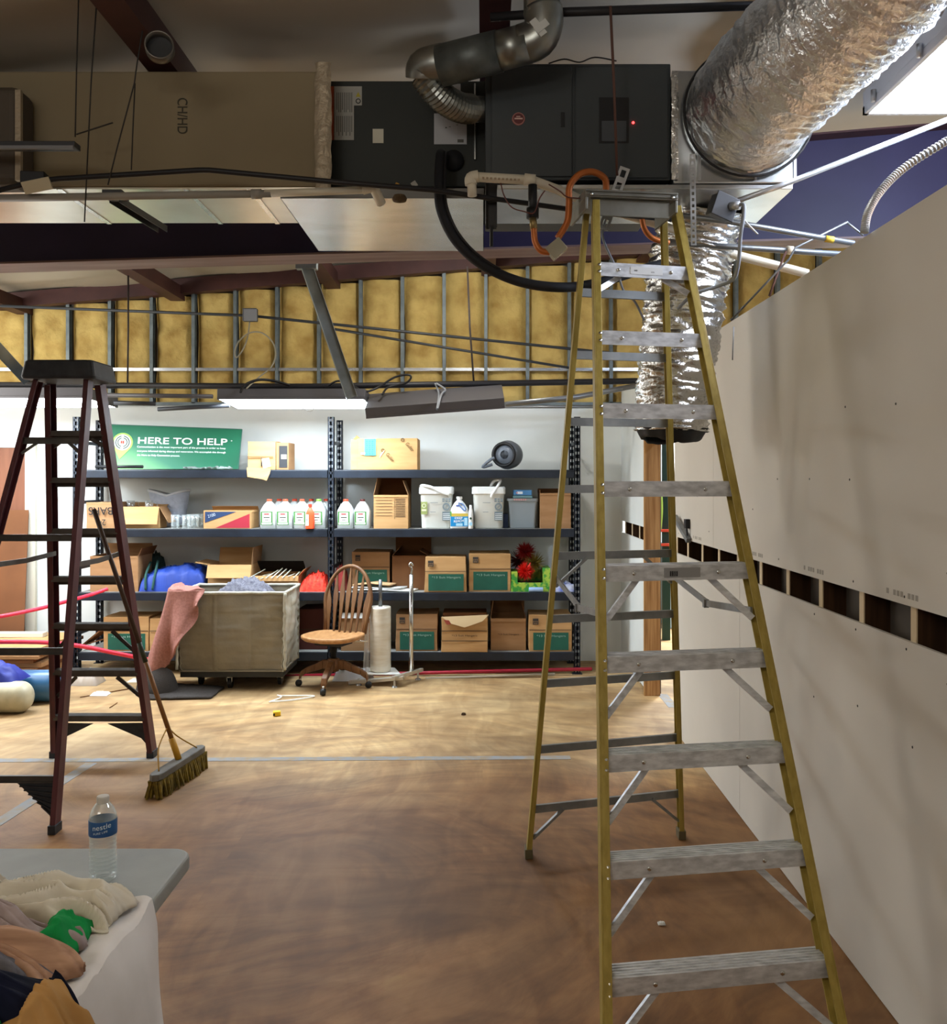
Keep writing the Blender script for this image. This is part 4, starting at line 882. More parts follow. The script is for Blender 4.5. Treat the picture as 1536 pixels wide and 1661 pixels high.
# second shelf from the floor
card_box('plain tan box at the left end of the second shelf behind the maroon ladder', 146, 224, 902, SH[2], 8.47, .4, M_card, flaps=(('f', 178, .02), ('b', -20, .10), ('r', 25, .08, M_card_dk)), seed=1)
card_box('open tan box with raised flap behind the laundry cart', 337, 408, 916, SH[2], 8.50, .36, M_card_lt, flaps=(('f', 155, .13), ('r', 5, .16, M_card), ('b', 20, .14), ('l', 80, .12)), seed=2)
card_box('low flat tan box with a dark lid behind the cart rim', 404, 484, 934, SH[2], 8.47, .4, M_card_lt, flaps=(('b', -55, .2, M_ink), ('r', 40, .07, M_card_lt), ('f', 165, .05)), seed=3)
card_box('hanger carton with green panel behind the top of the wooden chair', 571, 632, 895, SH[2], 8.62, .34, M_card, hang=True, logo=True, seed=4, group=G2)
card_box('open plain carton with flaps up right of the chair on the second shelf', 636, 696, 902, SH[2], 8.60, .36, M_card_dk, flaps=(('b', 0, .17, M_card_dk), ('l', -40, .10, M_card_dk), ('f', 80, .02), ('r', -60, .1, M_card_dk)), lines=(.45,), seed=5)
card_box('hanger carton with crushed top left of another green panelled one on the second shelf', 688, 757, 904, SH[2]+.0, 8.43, .38, M_card_lt, hang=True, logo=True, seed=6, amp=.008, group=G2, taper=.07)
card_box('hanger carton beside the red tinsel on the second shelf', 761, 828, 898, SH[2], 8.47, .38, M_card_lt, hang=True, logo=True, seed=7, amp=.008, group=G2)
# lowest shelf
card_box('hanger carton at the left end of the lowest shelf behind the maroon ladder', 168, 241, 1001, SH[1], 8.47, .38, M_card_lt, hang=True, seed=8, group=G2)
card_box('narrow brown box beside the pink blanket on the lowest shelf', 243, 285, 1003, SH[1], 8.47, .36, M_card_lt, lines=(.62,), seed=9)
card_box('dark reddish box between the laundry cart and wooden chair on the lowest shelf', 484, 531, 988, SH[1], 8.56, .36, mat('dark maroon cardboard', '#5b2f27', .8), lines=(.5,), seed=10)
card_box('tan box seen through the chair spindles on the lowest shelf', 553, 603, 994, SH[1]+0, 8.48, .36, M_card, flaps=(('f', 165, .05, M_white_pr),), seed=11)
card_box('hanger carton behind the chrome pole on the lowest shelf', 642, 709, 996, SH[1], 8.47, .38, M_card, hang=True, logo=True, seed=12, group=G2, amp=.008)
t = card_box('plain hanger carton with torn pale top flap in the middle of the lowest shelf', 716, 791, 1002, SH[1]-.0, 8.42, .38, M_card_lt, lines=(.62, .33), seed=13, amp=.012, inktxt=('*13 Suit Hangers', .48, .55, .022))
x0, x1, zt = XP(716, 8.42), XP(791, 8.42), ZP(1002, 8.42)
mb = MB(); mb.poly([V((x0, 8.402, zt+.01)), V((x1+.01, 8.40, zt+.03)), V((x1-.05, 8.395, zt-.03)), V(((x0+x1)/2, 8.392, zt-.085)), V((x0+.09, 8.395, zt-.05))]); mb.build('torn_flap', mat('pale torn card', '#d8bf95', .9), t, solid=.004)
MB().poly([V((x0+.02, 8.397, zt-.015)), V((x0+.07, 8.394, zt-.02)), V((x0+.09, 8.393, zt-.055)), V((x0+.05, 8.394, zt-.06))]).build('red_smear', mat('red smear', '#93402f', .8), t, solid=.002)
MB().box(x0+.01, 8.5, zt, x1-.01, 8.78, zt+.035).build('loose_lid', M_card_dk, t, bevel=.003)
card_box('brown box with slanted open lid near the right end of the lowest shelf', 796, 853, 1003, SH[1], 8.50, .36, M_card, flaps=(('b', -25, .2), ('f', 170, .03), ('l', -8, .18), ('r', -15, .15, M_card_dk)), lines=(.62,), inktxt=('*13 Suit Hangers', .5, .6, .02), seed=14)
card_box('hanger carton with frayed corner at the right end of the lowest shelf', 858, 927, 998, SH[1], 8.45, .38, M_card_lt, hang=True, logo=True, seed=15, group=G2, amp=.01)
# scraps at the far left of the lowest shelf
mb = MB(); mb.bar(P(140, 1045, 8.6), P(168, 1022, 8.5), .09, .012); mb.bar(P(128, 1048, 8.6), P(175, 1035, 8.5), .06, .01); tag(mb.build('wood_offcut', M_card_dk), 'pair of brown offcuts leaning at the left end of the lowest shelf', 'scrap')
# third shelf
t = card_box('brown box with upside down printed letters on the third shelf', 140, 188, 815, SH[3], 8.46, .34, M_card, seed=16)
x0, x1 = XP(140, 8.46), XP(188, 8.46)
text('BARS', 'lettering', ((x0+x1)/2, 8.449, ZP(829, 8.45)), (-1,0,0), (0,0,-1), .22, .07, M_ink, t); text('24', 'lettering', ((x0+x1)/2+.01, 8.449, ZP(847.5, 8.45)), (-1,0,0), (0,0,-1), .075, .055, M_ink, t)
card_box('open tan box full of glassware on the third shelf', 190, 258, 822, SH[3], 8.52, .21, M_card_lt, flaps=(('f', 160, .17), ('r', 150, .17, M_card), ('b', 70, .1), ('l', 70, .05)), seed=17)
t = card_box('red and blue printed low box marked 2100 on the third shelf', 330, 407, 828, SH[3], 8.46, .30, M_card_lt, flaps=(('b', -50, .05), ('r', 172, .02)), seed=18)
x0, x1, zt = XP(330, 8.46), XP(407, 8.46), ZP(828, 8.46); z0 = SH[3]; yy = 8.4575
MB().prism([V((x0+.015, yy, z0+.055)), V((x0+.015, yy, zt-.012)), V((x0+.30, yy, zt-.012))], (0, .001, 0)).build('blue_print', mat('navy print', '#243a5f', .7), t)
MB().prism([V((x0+.11, yy, z0+.008)), V((x1-.012, yy, z0+.008)), V((x1-.012, yy, zt-.03))], (0, .001, 0)).build('red_print', mat('crimson print', '#a32637', .7), t)
text('2100', 'lettering', (x0+.075, yy-.001, zt-.045), (.95, 0, .28), (-.28, 0, .95), .07, .028, mat('pale blue ink', '#b7c2d0', .8), t)
card_box('tan box with raised flaps beside the white pails on the third shelf', 606, 662, 803, SH[3], 8.46, .36, M_card_lt, flaps=(('r', -20, .14, M_card), ('l', -12, .16, M_card), ('b', 5, .16, M_card_dk), ('f', 172, .02)), lines=(), seed=19)
t = bpy.data.objects[[o.name for o in bpy.data.objects if o.get('label', '').startswith('tan box with raised flaps beside')][0]]
x0, x1, zt = XP(606, 8.46), XP(662, 8.46), ZP(803, 8.46); mb = MB()
for k in range(6): mb.box(x0+.02, 8.4572, zt-.05-k*.028, x0+.17, 8.4580, zt-.047-k*.028); 
for k in range(11): mb.box(x0+.20, 8.4572, zt-.04-k*.016, x0+.29, 8.4580, zt-.034-k*.016)
mb.box(x0+.19, 8.4572, zt-.22, x0+.193, 8.4580, zt-.03); mb.build('printed_form', M_ink_br, t)
card_box('dark topped brown box at the right end of the third shelf', 876, 926, 800, SH[3], 8.48, .36, M_card, flaps=(('f', 172, .02), ('b', 0, .04, M_card_dk), ('l', 0, .03, M_card_dk), ('r', 0, .03)), seed=20)
# top shelf
t = card_box('torn tan box with a flap drooping over the top shelf edge', 402, 447, 716, SH[4], 8.46, .34, M_card_lt, seed=21, amp=.008)
x0, x1, zt = XP(402, 8.46), XP(447, 8.46), ZP(716, 8.46); z0 = SH[4]
MB().box(x0+.0, 8.443, z0+.115, x1-.02, 8.449, z0+.122).build('crease', M_card_dk, t); MB().box(x0+.125, 8.443, z0+.03, x0+.135, 8.449, z0+.11).build('slit', M_ink, t)
MB().poly([V((x0, 8.42, z0+.02)), V((x0+.22, 8.415, z0+.015)), V((x0+.215, 8.405, z0-.03)), V((x0+.185, 8.402, z0-.10)), V((x0+.14, 8.402, z0-.085)), V((x0+.01, 8.403, z0-.065))]).build('drooping_flap', M_card_lt, t, solid=.004)
MB().poly([V((x0+.13, 8.438, z0+.10)), V((x0+.20, 8.43, z0+.11)), V((x0+.22, 8.425, z0+.03)), V((x0+.15, 8.42, z0+.01))]).build('torn_piece', mat('pale torn card', '#d8bf95'), t, solid=.004)
mb = MB(); mb.m(M_card).box(x1+.002, 8.47, z0+.001, XP(468, 8.47), 8.75, zt-.01); mb.build('side_piece', None, t, bevel=.004); mb = MB(); mb.m(mat('black box print', '#2b2c2e', .7)).box(x1+.03, 8.466, z0+.02, XP(466, 8.47), 8.469, zt-.04); mb.m(mat('pale print', '#c9c3ad', .7)).box(x1+.05, 8.464, z0+.10, XP(465, 8.47), 8.466, z0+.14); mb.build('printed_side', None, t)
t = card_box('taped tan carton with a teal label on the top shelf', 580, 677, 711, SH[4], 8.44, .36, M_card_lt, seed=22, amp=.004)
x0, x1, zt = XP(580, 8.44), XP(677, 8.44), ZP(711, 8.44); z0 = SH[4]; y_ = 8.433
MB().box(XP(569, 8.46), 8.46, z0+.001, x0, 8.76, zt-.01).build('side_flap', M_card_lt, t, bevel=.004)
MB().poly([V((XP(569, 8.46), 8.46, zt-.03)), V((XP(578, 8.46), 8.5, zt+.03)), V((x0+.01, 8.52, zt+.005))]).build('bent_corner', M_card_lt, t, solid=.004)
mb = MB(); mb.m(mat('teal label', '#45bdae', .6)).box(XP(591, y_), y_-.002, ZP(739, y_), XP(609.5, y_), y_, ZP(711.5, y_)); mb.m(mat('teal ink', '#2d6f78', .7))
for j in range(3):
    for k in range(7): mb.box(XP(594+j*4.6, y_), y_-.0028, ZP(737-k*3.4, y_), XP(596.2+j*4.6-(k % 2)*.8, y_), y_-.002, ZP(735.3-k*3.4, y_))
mb.build('shipping_label', None, t)
d1 = V((math.cos(.85), 0, -math.sin(.85))); u1 = V((math.sin(.85), 0, math.cos(.85)))
for c in ((633, 742), (665, 725)):
    text('Guler', 'lettering', P(c[0], c[1], y_-.001), d1, u1, .095, .034, mat('brown print ink', '#5a4722', .8), t)
    MB().lathe([(.010, -.0008), (.017, -.0008), (.017, .0008), (.010, .0008)], P(c[0]-12, c[1]-11.5, y_-.001), 16, Rx, caps=False).build('crescent_print', mat('brown print ink', '#7d6a3c'), t)
MB().poly([P(617, 737, y_-.001), P(624, 730, y_-.002), P(616, 742, y_-.002)]).build('torn_tape', M_white_pr, t, solid=.002)
MB().box(x0+.03, y_-.003, ZP(738, y_), XP(592, y_), y_-.001, ZP(734, y_)).build('tape_strip', mat('pale tape', '#e5cfa4', .4), t)
# green sign
t = thing('sign', P(288, 760, 8.75), 'green sign reading here to help on the top shelf', 'sign')
x0, x1 = XP(170, 8.75), XP(389, 8.75); z0 = SH[4]+.010
SL = V((XP(182, 8.75), 8.72, z0)); SR = V((XP(388, 8.75), 8.72, z0)); TL = V((XP(182, 8.9), 8.86, ZP(689, 8.9))); TR = V((XP(394.5, 8.9), 8.86, ZP(697, 8.9))); BLk = V((XP(168, 8.75), 8.72, z0)); 
SL = V((XP(176, 8.75), 8.72, z0)); TL = V((XP(177, 8.9), 8.86, ZP(689, 8.9)))
nrm = (SR-SL).cross(TL-SL).normalized(); nrm = nrm if nrm.y < 0 else -nrm
def sg(u, v, e=0.): return (SL*(1-u)+SR*u)*(1-v)+(TL*(1-u)+TR*u)*v+nrm*e
gm = bpy.data.materials.new('green sign gradient'); gm.use_nodes = True; nt = gm.node_tree; bs_ = nt.nodes['Principled BSDF']; bs_.inputs['Roughness'].default_value = .55
tc = nt.nodes.new('ShaderNodeTexCoord'); sp = nt.nodes.new('ShaderNodeSeparateXYZ'); nt.links.new(tc.outputs['Generated'], sp.inputs[0])
ad = nt.nodes.new('ShaderNodeMath'); ad.operation = 'MULTIPLY_ADD'; ad.inputs[1].default_value = .9; nt.links.new(sp.outputs[0], ad.inputs[0]); ml = nt.nodes.new('ShaderNodeMath'); ml.operation = 'MULTIPLY'; ml.inputs[1].default_value = .55; nt.links.new(sp.outputs[2], ml.inputs[0]); nt.links.new(ml.outputs[0], ad.inputs[2])
rp = nt.nodes.new('ShaderNodeValToRGB'); el_ = rp.color_ramp.elements; el_[0].position = 0; el_[0].color = lin('#7fbf66'); el_[1].position = .5; el_[1].color = lin('#12694a'); nt.links.new(ad.outputs[0], rp.inputs[0]); nt.links.new(rp.outputs[0], bs_.inputs['Base Color'])
mb = MB(); mb.hexa([sg(0,0,-.01), sg(1,0,-.01), sg(1,0,0), sg(0,0,0), sg(0,1,-.01), sg(1,1,-.01), sg(1,1,0), sg(0,1,0)]); mb.build('sign_board', gm, t)
mb = MB()
for a, b in (((0,1),(1,1)), ((1,0),(1,1))): mb.bar(sg(*a, .002), sg(*b, .002), .008, .006, nrm)
mb.build('edge_frame', mat('grey green edging', '#3f6b5e', .5), t)
ur, uu_ = (sg(.9,.5)-sg(.3,.5)).normalized(), (sg(.5,1)-sg(.5,0)).normalized()
text('HERE TO HELP', 'lettering', sg(.565, .66, .003), ur, uu_, (sg(.90,.6)-sg(.23,.6)).length, .068, M_white_pr, t, bold=.012)
text('*', 'lettering', sg(.93, .70, .003), ur, uu_, .014, .014, M_white_pr, t)
for k, (s_, w) in enumerate((('Communication is the most important part of the process in order to keep', .60), ('everyone informed during cleanup and restoration. We accomplish this through', .60), ('the Here to Help Connection process.', .29))):
    text(s_, 'small_lettering', sg(.225, .475-k*.095, .003), ur, uu_, (sg(.89,.5)-sg(.225,.5)).length*w/.6, .024, M_white_pr, t, align='LEFT')
c = sg(.115, .60, .003); Mn = Matrix((ur, uu_, ur.cross(uu_))).transposed()
mb = MB(); mb.m(mat('lime print', '#9fd35c', .6)); R = .098
pin = [c+ur*R*math.cos(a)+uu_*R*math.sin(a) for a in [math.radians(-35+k*10) for k in range(26)]]+[c-uu_*R*1.75-ur*.02]; mb.prism(pin, nrm*.0006)
for rr, m_ in ((.080, M_white_pr), (.069, mat('grey green ring', '#2f4a3a', .6)), (.058, M_white_pr), (.049, mat('grey green ring', '#4d6f58')), (.039, M_white_pr), (.031, mat('grey green ring', '#4d6f58')), (.026, M_white_pr), (.019, mat('red dot', '#d0472f', .6))):
    mb.m(m_); e = .0012+.0004*(8-rr*100); mb.lathe([(0, e), (rr, e), (rr, e+.0003), (0, e+.0003)], c, 30, Mn, caps=False)
mb.m(M_white_pr); e = .0055
for sg_ in (-1, 1): mb.prism([c+nrm*.006, c+nrm*.006+uu_*sg_*.079+ur*.014, c+nrm*.006+uu_*sg_*.079-ur*.014], nrm*.0003)
mb.build('target_emblem', None, t)
# megaphone like grey blower on the top shelf
t = thing('lantern', P(815, 760, 8.55), 'grey round bodied lantern lying with its black mouth facing out on the top shelf', 'lantern')
c = V((XP(818, 8.5), 8.50, SH[4]+.140)); M = Matrix.Rotation(-.35, 3, 'Z') @ Matrix.Rotation(math.pi/2, 3, 'X') 
gb = mat('grey blue plastic', '#5f666f', .45)
MB().lathe([(.01, -.26), (.09, -.24), (.125, -.17), (.135, -.09), (.125, -.03), (.11, 0)], c, 32, M).build('body', gb, t, smooth=True)
MB().lathe([(.11, -.005), (.118, .02), (.10, .03), (.092, .02), (.08, -.01), (.0, -.02)], c, 32, M, caps=False).build('mouth_ring', M_black, t, smooth=True)
MB().lathe([(.0, .0), (.04, .0), (.045, -.02)], c, 24, M, caps=False).build('inner_cone', mat('dark grey cone', '#303338', .4), t, smooth=True)
MB().tube(spline([c+V((-.11, -.02, -.09)), c+V((-.20, -.03, -.115)), c+V((-.13, -.03, -.05)), c+V((-.09, -.03, -.03))], 5), .014, 8).build('handle', gb, t, smooth=True)
tag(MB().tube([P(155, 757, 8.44), P(232, 757, 8.44)], .015, 10).build('black_tube', M_black, smooth=True), 'short black tube lying below the green sign', 'tube')
mb = MB(); mb.grid(lambda u, v: V((XP(300+75*u, 8.5)+.01*nz(u*9, v*7), 8.44+.12*v, SH[4]+.008+.05*abs(nz(u*8, v*5, 3)))), 24, 8); tag(mb.build('plastic_sheet', mat('crumpled clear plastic', '#c9d6d2', .15, trans=.7, ior=1.2), smooth=True, solid=.002), 'crumpled clear plastic lying in front of the green sign', 'plastic')
# ================================================================== goods on the rack
def jug(px, Y, label, cap, lab=True, h=.268, w=.073, z=None, dirt=False):
    z = SH[3] if z is None else z; x = XP(px, Y); c = V((x, Y, z+.001))
    t = thing('gallon_jug', c, label, 'jug', 'clear gallon jugs on the third shelf')
    mb = MB(); mb.sqloft([(w-.008,w-.008,.02,0),(w,w,.022,.008),(w,w,.022,.155),(w-.004,w-.004,.025,.17),(w*.66,w*.66,.03,.215),(.026,.026,.025,.243),(.020,.020,.019,.248),(.020,.020,.019,.255)], c, 5)
    mb.build('jug_body', M_jug, t, smooth=True)
    MB().tube(spline([c+V((0,-w*.62,.205)), c+V((0,-w*.85,.20)), c+V((0,-w*.95,.175)), c+V((0,-w*.9,.16))], 4), .009, 8).build('handle', M_white, t, smooth=True)
    MB().lathe([(.023, .247), (.0235, .264), (.021, .268), (0, .268)], c, 18).build('cap', cap, t, smooth=False)
    if lab:
        yf = c.y-w-.0015; mb = MB()
        mb.m(mat('jug label green', '#477f3e', .6)).box(x-w*.86, yf, z+.035, x+w*.62, yf+.001, z+.158)
        mb.m(mat('jug label white', '#e8ebe0', .6)).box(x-w*.66, yf-.0005, z+.062, x+w*.42, yf, z+.148); mb.box(x-w*.74, yf-.0005, z+.041, x+w*.5, yf, z+.056)
        mb.m(mat('jug label red', '#9a2f2c', .6)).box(x-w*.45, yf-.001, z+.128, x+w*.2, yf-.0005, z+.140)
        mb.m(mat('jug label ink', '#33402f', .6)); mb.box(x-w*.5, yf-.001, z+.098, x+w*.28, yf-.0005, z+.108); mb.box(x-w*.35, yf-.001, z+.075, x+w*.1, yf-.0005, z+.082); mb.box(x-w*.5, yf-.001, z+.046, x+w*.3, yf-.0005, z+.050)
        mb.build('label', None, t)
    return t
M_capo = mat('orange jug cap', '#e8583a', .45); M_capg = mat('lime jug cap', '#7fd64a', .45)
jug(437, 8.52, 'clear jug with orange cap at the left end of its row on the third shelf', M_capo)
jug(463, 8.52, 'clear orange capped jug second from the left in the front row', M_capo)
jug(490, 8.54, 'clear orange capped jug just behind the small orange bottle', M_capo)
jug(517, 8.54, 'clear jug with a lime green cap next to the rack middle post', M_capg)
jug(453, 8.68, 'orange capped jug in the back row behind the first two jugs', M_capo, lab=False)
jug(478, 8.68, 'orange capped jug in the back row between the second and third jugs', M_capo, lab=False)
jug(505, 8.68, 'orange capped jug in the back row behind the small orange bottle', M_capo, lab=False)
jug(529, 8.68, 'orange capped jug in the back row behind the rack middle post', M_capo, lab=False)
jug(561, 8.52, 'clear orange capped jug just right of the rack middle post', M_capo)
jug(588, 8.54, 'clear jug with a half black cap beside the tan flap box', mat('black and red cap', '#5b2b28', .45))
t = thing('spray_bottle', (XP(504, 8.42), 8.42, SH[3]), 'small orange bottle standing before the row of clear jugs', 'bottle'); c = V((XP(504, 8.46), 8.46, SH[3]+.001))
MB().sqloft([(.036,.03,.012,0),(.038,.03,.012,.006),(.038,.03,.012,.13),(.034,.028,.014,.15),(.018,.018,.017,.185),(.014,.014,.013,.19),(.014,.014,.013,.2)], c-V((0,.03,0)), 5).build('bottle_body', M_orange, t, smooth=True)
MB().lathe([(.017, .2), (.017, .225), (0, .225)], c-V((0,.03,0)), 14).build('cap', mat('dark orange cap', '#b83a22', .5), t)
mb = MB(); mb.m(M_white_pr).box(c.x-.037, c.y-.0625, c.z+.03, c.x-.008, c.y-.0605, c.z+.13); mb.m(mat('blue ink', '#3a5c9a', .7)); mb.box(c.x-.034, c.y-.0632, c.z+.08, c.x-.014, c.y-.0625, c.z+.088); mb.build('label', None, t)
def pail(px0, px1, label, Y=8.46, handle='side', lefty=True):
    x0, x1 = XP(px0, Y), XP(px1, Y); w = (x1-x0)/2; c = V(((x0+x1)/2, Y+w, SH[3]+.001)); zt = ZP(801, Y)-SH[3]
    t = thing('pail', c, label, 'pail', 'square white pails on the third shelf')
    MB().sqloft([(w*.86,w*.86,.05,0),(w*.88,w*.88,.05,.01),(w*.95,w*.95,.05,zt),(w*.97,w*.97,.05,zt+.004)], c, 6).build('pail_body', mat('creamy white pail', '#dfe1da', .4, var='#d6d8cf', vs=5), t, smooth=True)
    mb = MB(); mb.sqloft([(w*1.0,w*1.0,.05,zt-.005),(w*1.03,w*1.03,.05,zt),(w*1.03,w*1.03,.05,zt+.055),(w*.98,w*.98,.05,zt+.064)], c, 6); mb.build('lid', M_white, t, smooth=False, bevel=.002)
    mb = MB(); 
    for k in range(9): mb.box(c.x-w*.9+k*w*.22, c.y-w*1.035, c.z+zt+.004, c.x-w*.9+k*w*.22+.004, c.y-w*1.02, c.z+zt+.05)
    mb.build('lid_ribs', M_white, t)
    yf = c.y-w*.93
    mb = MB(); mb.m(mat('grey pail print', '#6d7a80', .7)); x = c.x+w*.36
    mb.box(x, yf-.012, c.z+.075, x+.075, yf-.0105, c.z+.155); mb.m(M_white_pr); [mb.box(x+.006, yf-.0128, c.z+.085+k*.016, x+.069, yf-.012, c.z+.089+k*.016) for k in range(4)]
    mb.m(mat('grey pail print', '#6d7a80')); mb.lathe([(.022, -.001), (.034, -.001), (.034, .001), (.022, .001)], V((x+.036, yf-.013, c.z+.2)), 18, Rx, caps=False); mb.bar(V((x+.022, yf-.013, c.z+.186)), V((x+.052, yf-.013, c.z+.212)), .004, .008, V((0,1,0)))
    [mb.box(x+k*.028, yf-.018, c.z+.245+j*.018, x+.02+k*.028, yf-.016, c.z+.258+j*.018) for k in range(3) for j in range(2)]
    [mb.box(c.x-w*.35, yf-.016, c.z+.15+k*.085, c.x-w*.35+.05+.02*k, yf-.014, c.z+.154+k*.085) for k in range(2)]
    mb.build('warning_print', None, t)
    if lefty:
        mb = MB(); mb.m(mat('olive label', '#8f9a5b', .6)).box(c.x-w*.9, yf-.012, c.z+.13, c.x-w*.52, yf-.0105, c.z+.245); mb.m(mat('pale olive', '#cdd0ad', .6)); mb.box(c.x-w*.86, yf-.013, c.z+.16, c.x-w*.58, yf-.012, c.z+.178); mb.lathe([(.012,-.001),(.02,-.001),(.02,.001),(.012,.001)], V((c.x-w*.72, yf-.013, c.z+.21)), 14, Rx, caps=False); mb.build('side_label', None, t)
        hp = [c+V((-w*1.0, -w*.3, zt+.06)), c+V((-w*.8, -w*1.0, zt+.075)), c+V((-w*.2, -w*1.12, zt+.055)), c+V((w*.4, -w*1.1, zt+.005)), c+V((w*.72, -w*.98, zt-.01))]
    else:
        hp = [c+V((-w*.06+.04, -w*1.0, zt-.03)), c+V((w*.2, -w*1.05, zt-.01)), c+V((w*.5, -w*1.0, zt+.055)), c+V((w*.72, -w*.8, zt+.115)), c+V((w*.6, -w*.6, zt+.128)), c+V((w*.3, -w*.55, zt+.11)), c+V((w*.1, -w*.5, zt+.055))]
    MB().tube(spline(hp, 6), .013, 10).build('handle', M_white, t, smooth=True)
pail(680, 735, 'square white pail with an olive label and its handle folded down'); pail(766, 819, 'square white pail with its handle standing up', lefty=False)
t = thing('cleaner_jug', (XP(745, 8.40), 8.44, SH[3]), 'white cleaner jug with bright blue label between the two pails', 'jug'); c = V((XP(745, 8.44), 8.475, SH[3]+.001))
mb = MB(); mb.sqloft([(.078,.04,.03,0),(.083,.045,.03,.01),(.083,.045,.03,.15),(.075,.043,.03,.185),(.045,.035,.03,.235),(.02,.02,.019,.262),(.02,.02,.019,.275)], c, 6); mb.build('jug_body', M_white, t, smooth=True)
MB().lathe([(.026, .268), (.027, .292), (0, .292)], c+V((.0, 0, 0)), 16).build('cap', M_white, t); MB().tube(spline([c+V((-.01,-.047,.235)), c+V((.03,-.047,.225)), c+V((.058,-.047,.185)), c+V((.05,-.047,.165)), c+V((.02,-.047,.19)), c+V((-.01,-.047,.225))], 5), .006, 8).build('blue_grip_line', mat('blue grip', '#6f8fc4', .5), t, smooth=True)
yf = c.y-.047
mb = MB(); mb.m(mat('cleaner label blue', '#1787c4', .5)).box(c.x-.08, yf, c.z+.022, c.x+.08, yf+.001, c.z+.112); mb.m(mat('cleaner label gold', '#c9b04a', .5)).box(c.x-.07, yf, c.z+.112, c.x+.08, yf+.001, c.z+.14); mb.m(mat('cleaner label green', '#66a64b', .5)).box(c.x-.083, yf, c.z+.112, c.x-.07, yf+.001, c.z+.16); mb.m(mat('navy label', '#24409a', .5)).box(c.x-.03, yf-.0006, c.z+.205, c.x-.002, yf+.001, c.z+.216); mb.m(mat('pale blue label', '#a7d5ea', .5)).box(c.x-.03, yf-.0006, c.z+.026, c.x+.03, yf, c.z+.05); mb.box(c.x+.045, yf-.0006, c.z+.03, c.x+.075, yf, c.z+.10); mb.build('label', None, t)
text('DEEP', 'lettering', (c.x-.005, yf-.0008, c.z+.098), (1,0,0), (0,0,1), .07, .017, M_white_pr, t, bold=.01); text('REACH', 'lettering', (c.x-.005, yf-.0008, c.z+.071), (1,0,.08), (0,0,1), .09, .022, M_white_pr, t, bold=.01)
t = thing('white_bottle', (XP(763, 8.5), 8.5, SH[3]), 'slim white bottle with a dark round mark right of the blue labelled jug', 'bottle'); c = V((XP(764, 8.6), 8.60, SH[3]+.001))
c = V((XP(763.5, 8.45), 8.445, SH[3]+.001))
MB().lathe([(.022,0),(.024,.005),(.024,.13),(.02,.16),(.012,.19),(.012,.215),(0,.215)], c, 18).build('bottle_body', M_white, t, smooth=True)
MB().lathe([(0,0),(.011,0),(.011,.001),(0,.001)], c+V((0,-.0245,.095)), 14, Rx, caps=False).build('round_mark', mat('dark green mark', '#2f4a2f', .6), t); MB().box(c.x-.015, c.y-.025, c.z+.03, c.x+.015, c.y-.0235, c.z+.06).build('label', mat('pale blue label', '#a7d5ea'), t)
t = thing('storage_bin', (XP(848, 8.5), 8.6, SH[3]), 'translucent plastic bin filled with grey stuff on the third shelf', 'bin'); c = V((XP(848, 8.48), 8.62, SH[3]+.001)); w = .135
MB().sqloft([(w*.84,w*.84,.02,0),(w*.86,w*.86,.02,.005),(w*.97,w*.97,.02,.25),(w*1.03,w*1.03,.02,.252),(w*1.03,w*1.03,.02,.275)], c, 5).build('tub', mat('milky tub', '#cdd6d8', .3, alpha=.35), t, smooth=False)
MB().sqloft([(w*.80,w*.80,.02,.008),(w*.92,w*.92,.02,.225)], c, 5).build('contents', mat('grey blue contents', '#6f7f8d', .9, var='#5f6c78', vs=30), t)
mb = MB(); [mb.box(c.x-w*.6+k*.02, c.y-w*1.04, c.z+.258, c.x-w*.6+k*.02+.012, c.y-w*1.02, c.z+.272) for k in range(6)]; mb.m(mat('red bin mark', '#c98a88', .6)); mb.build('tub_mark', mat('grey bin ink', '#7f8a8c', .6), t)
t = thing('blue_case', (XP(846, 8.55), 8.62, SH[3]+.278), 'blue tin lying on the translucent bin', 'box'); mb = MB(); mb.box(c.x-.085, c.y-.11, c.z+.303, c.x+.085, c.y+.1, c.z+.352); mb.build('case_body', mat('blue tin', '#4a7fae', .4), t, bevel=.006)
mb = MB(); mb.m(mat('white tin print', '#d6dde2', .5)).box(c.x-.05, c.y-.1115, c.z+.315, c.x+.0, c.y-.1103, c.z+.338); mb.m(mat('red bin mark', '#c98a88')).box(c.x-.06, c.y-.1118, c.z+.32, c.x-.045, c.y-.1106, c.z+.333); mb.build('front_print', None, t)
tag(MB().box(c.x-.09, c.y-.11, c.z+.278, c.x+.09, c.y+.1, c.z+.300).build('dark_case', mat('grey teal case', '#6c8f92', .4), bevel=.004), 'thin grey teal case sandwiched between bin and blue tin', 'case')
# blue dark cloth behind the pail
tag(MB().box(XP(816,8.6), 8.56, SH[3]+.002, XP(824,8.6), 8.75, SH[3]+.13).build('navy_box', mat('navy carton', '#26344f', .7), bevel=.003), 'narrow navy box between the second pail and the bin', 'box')
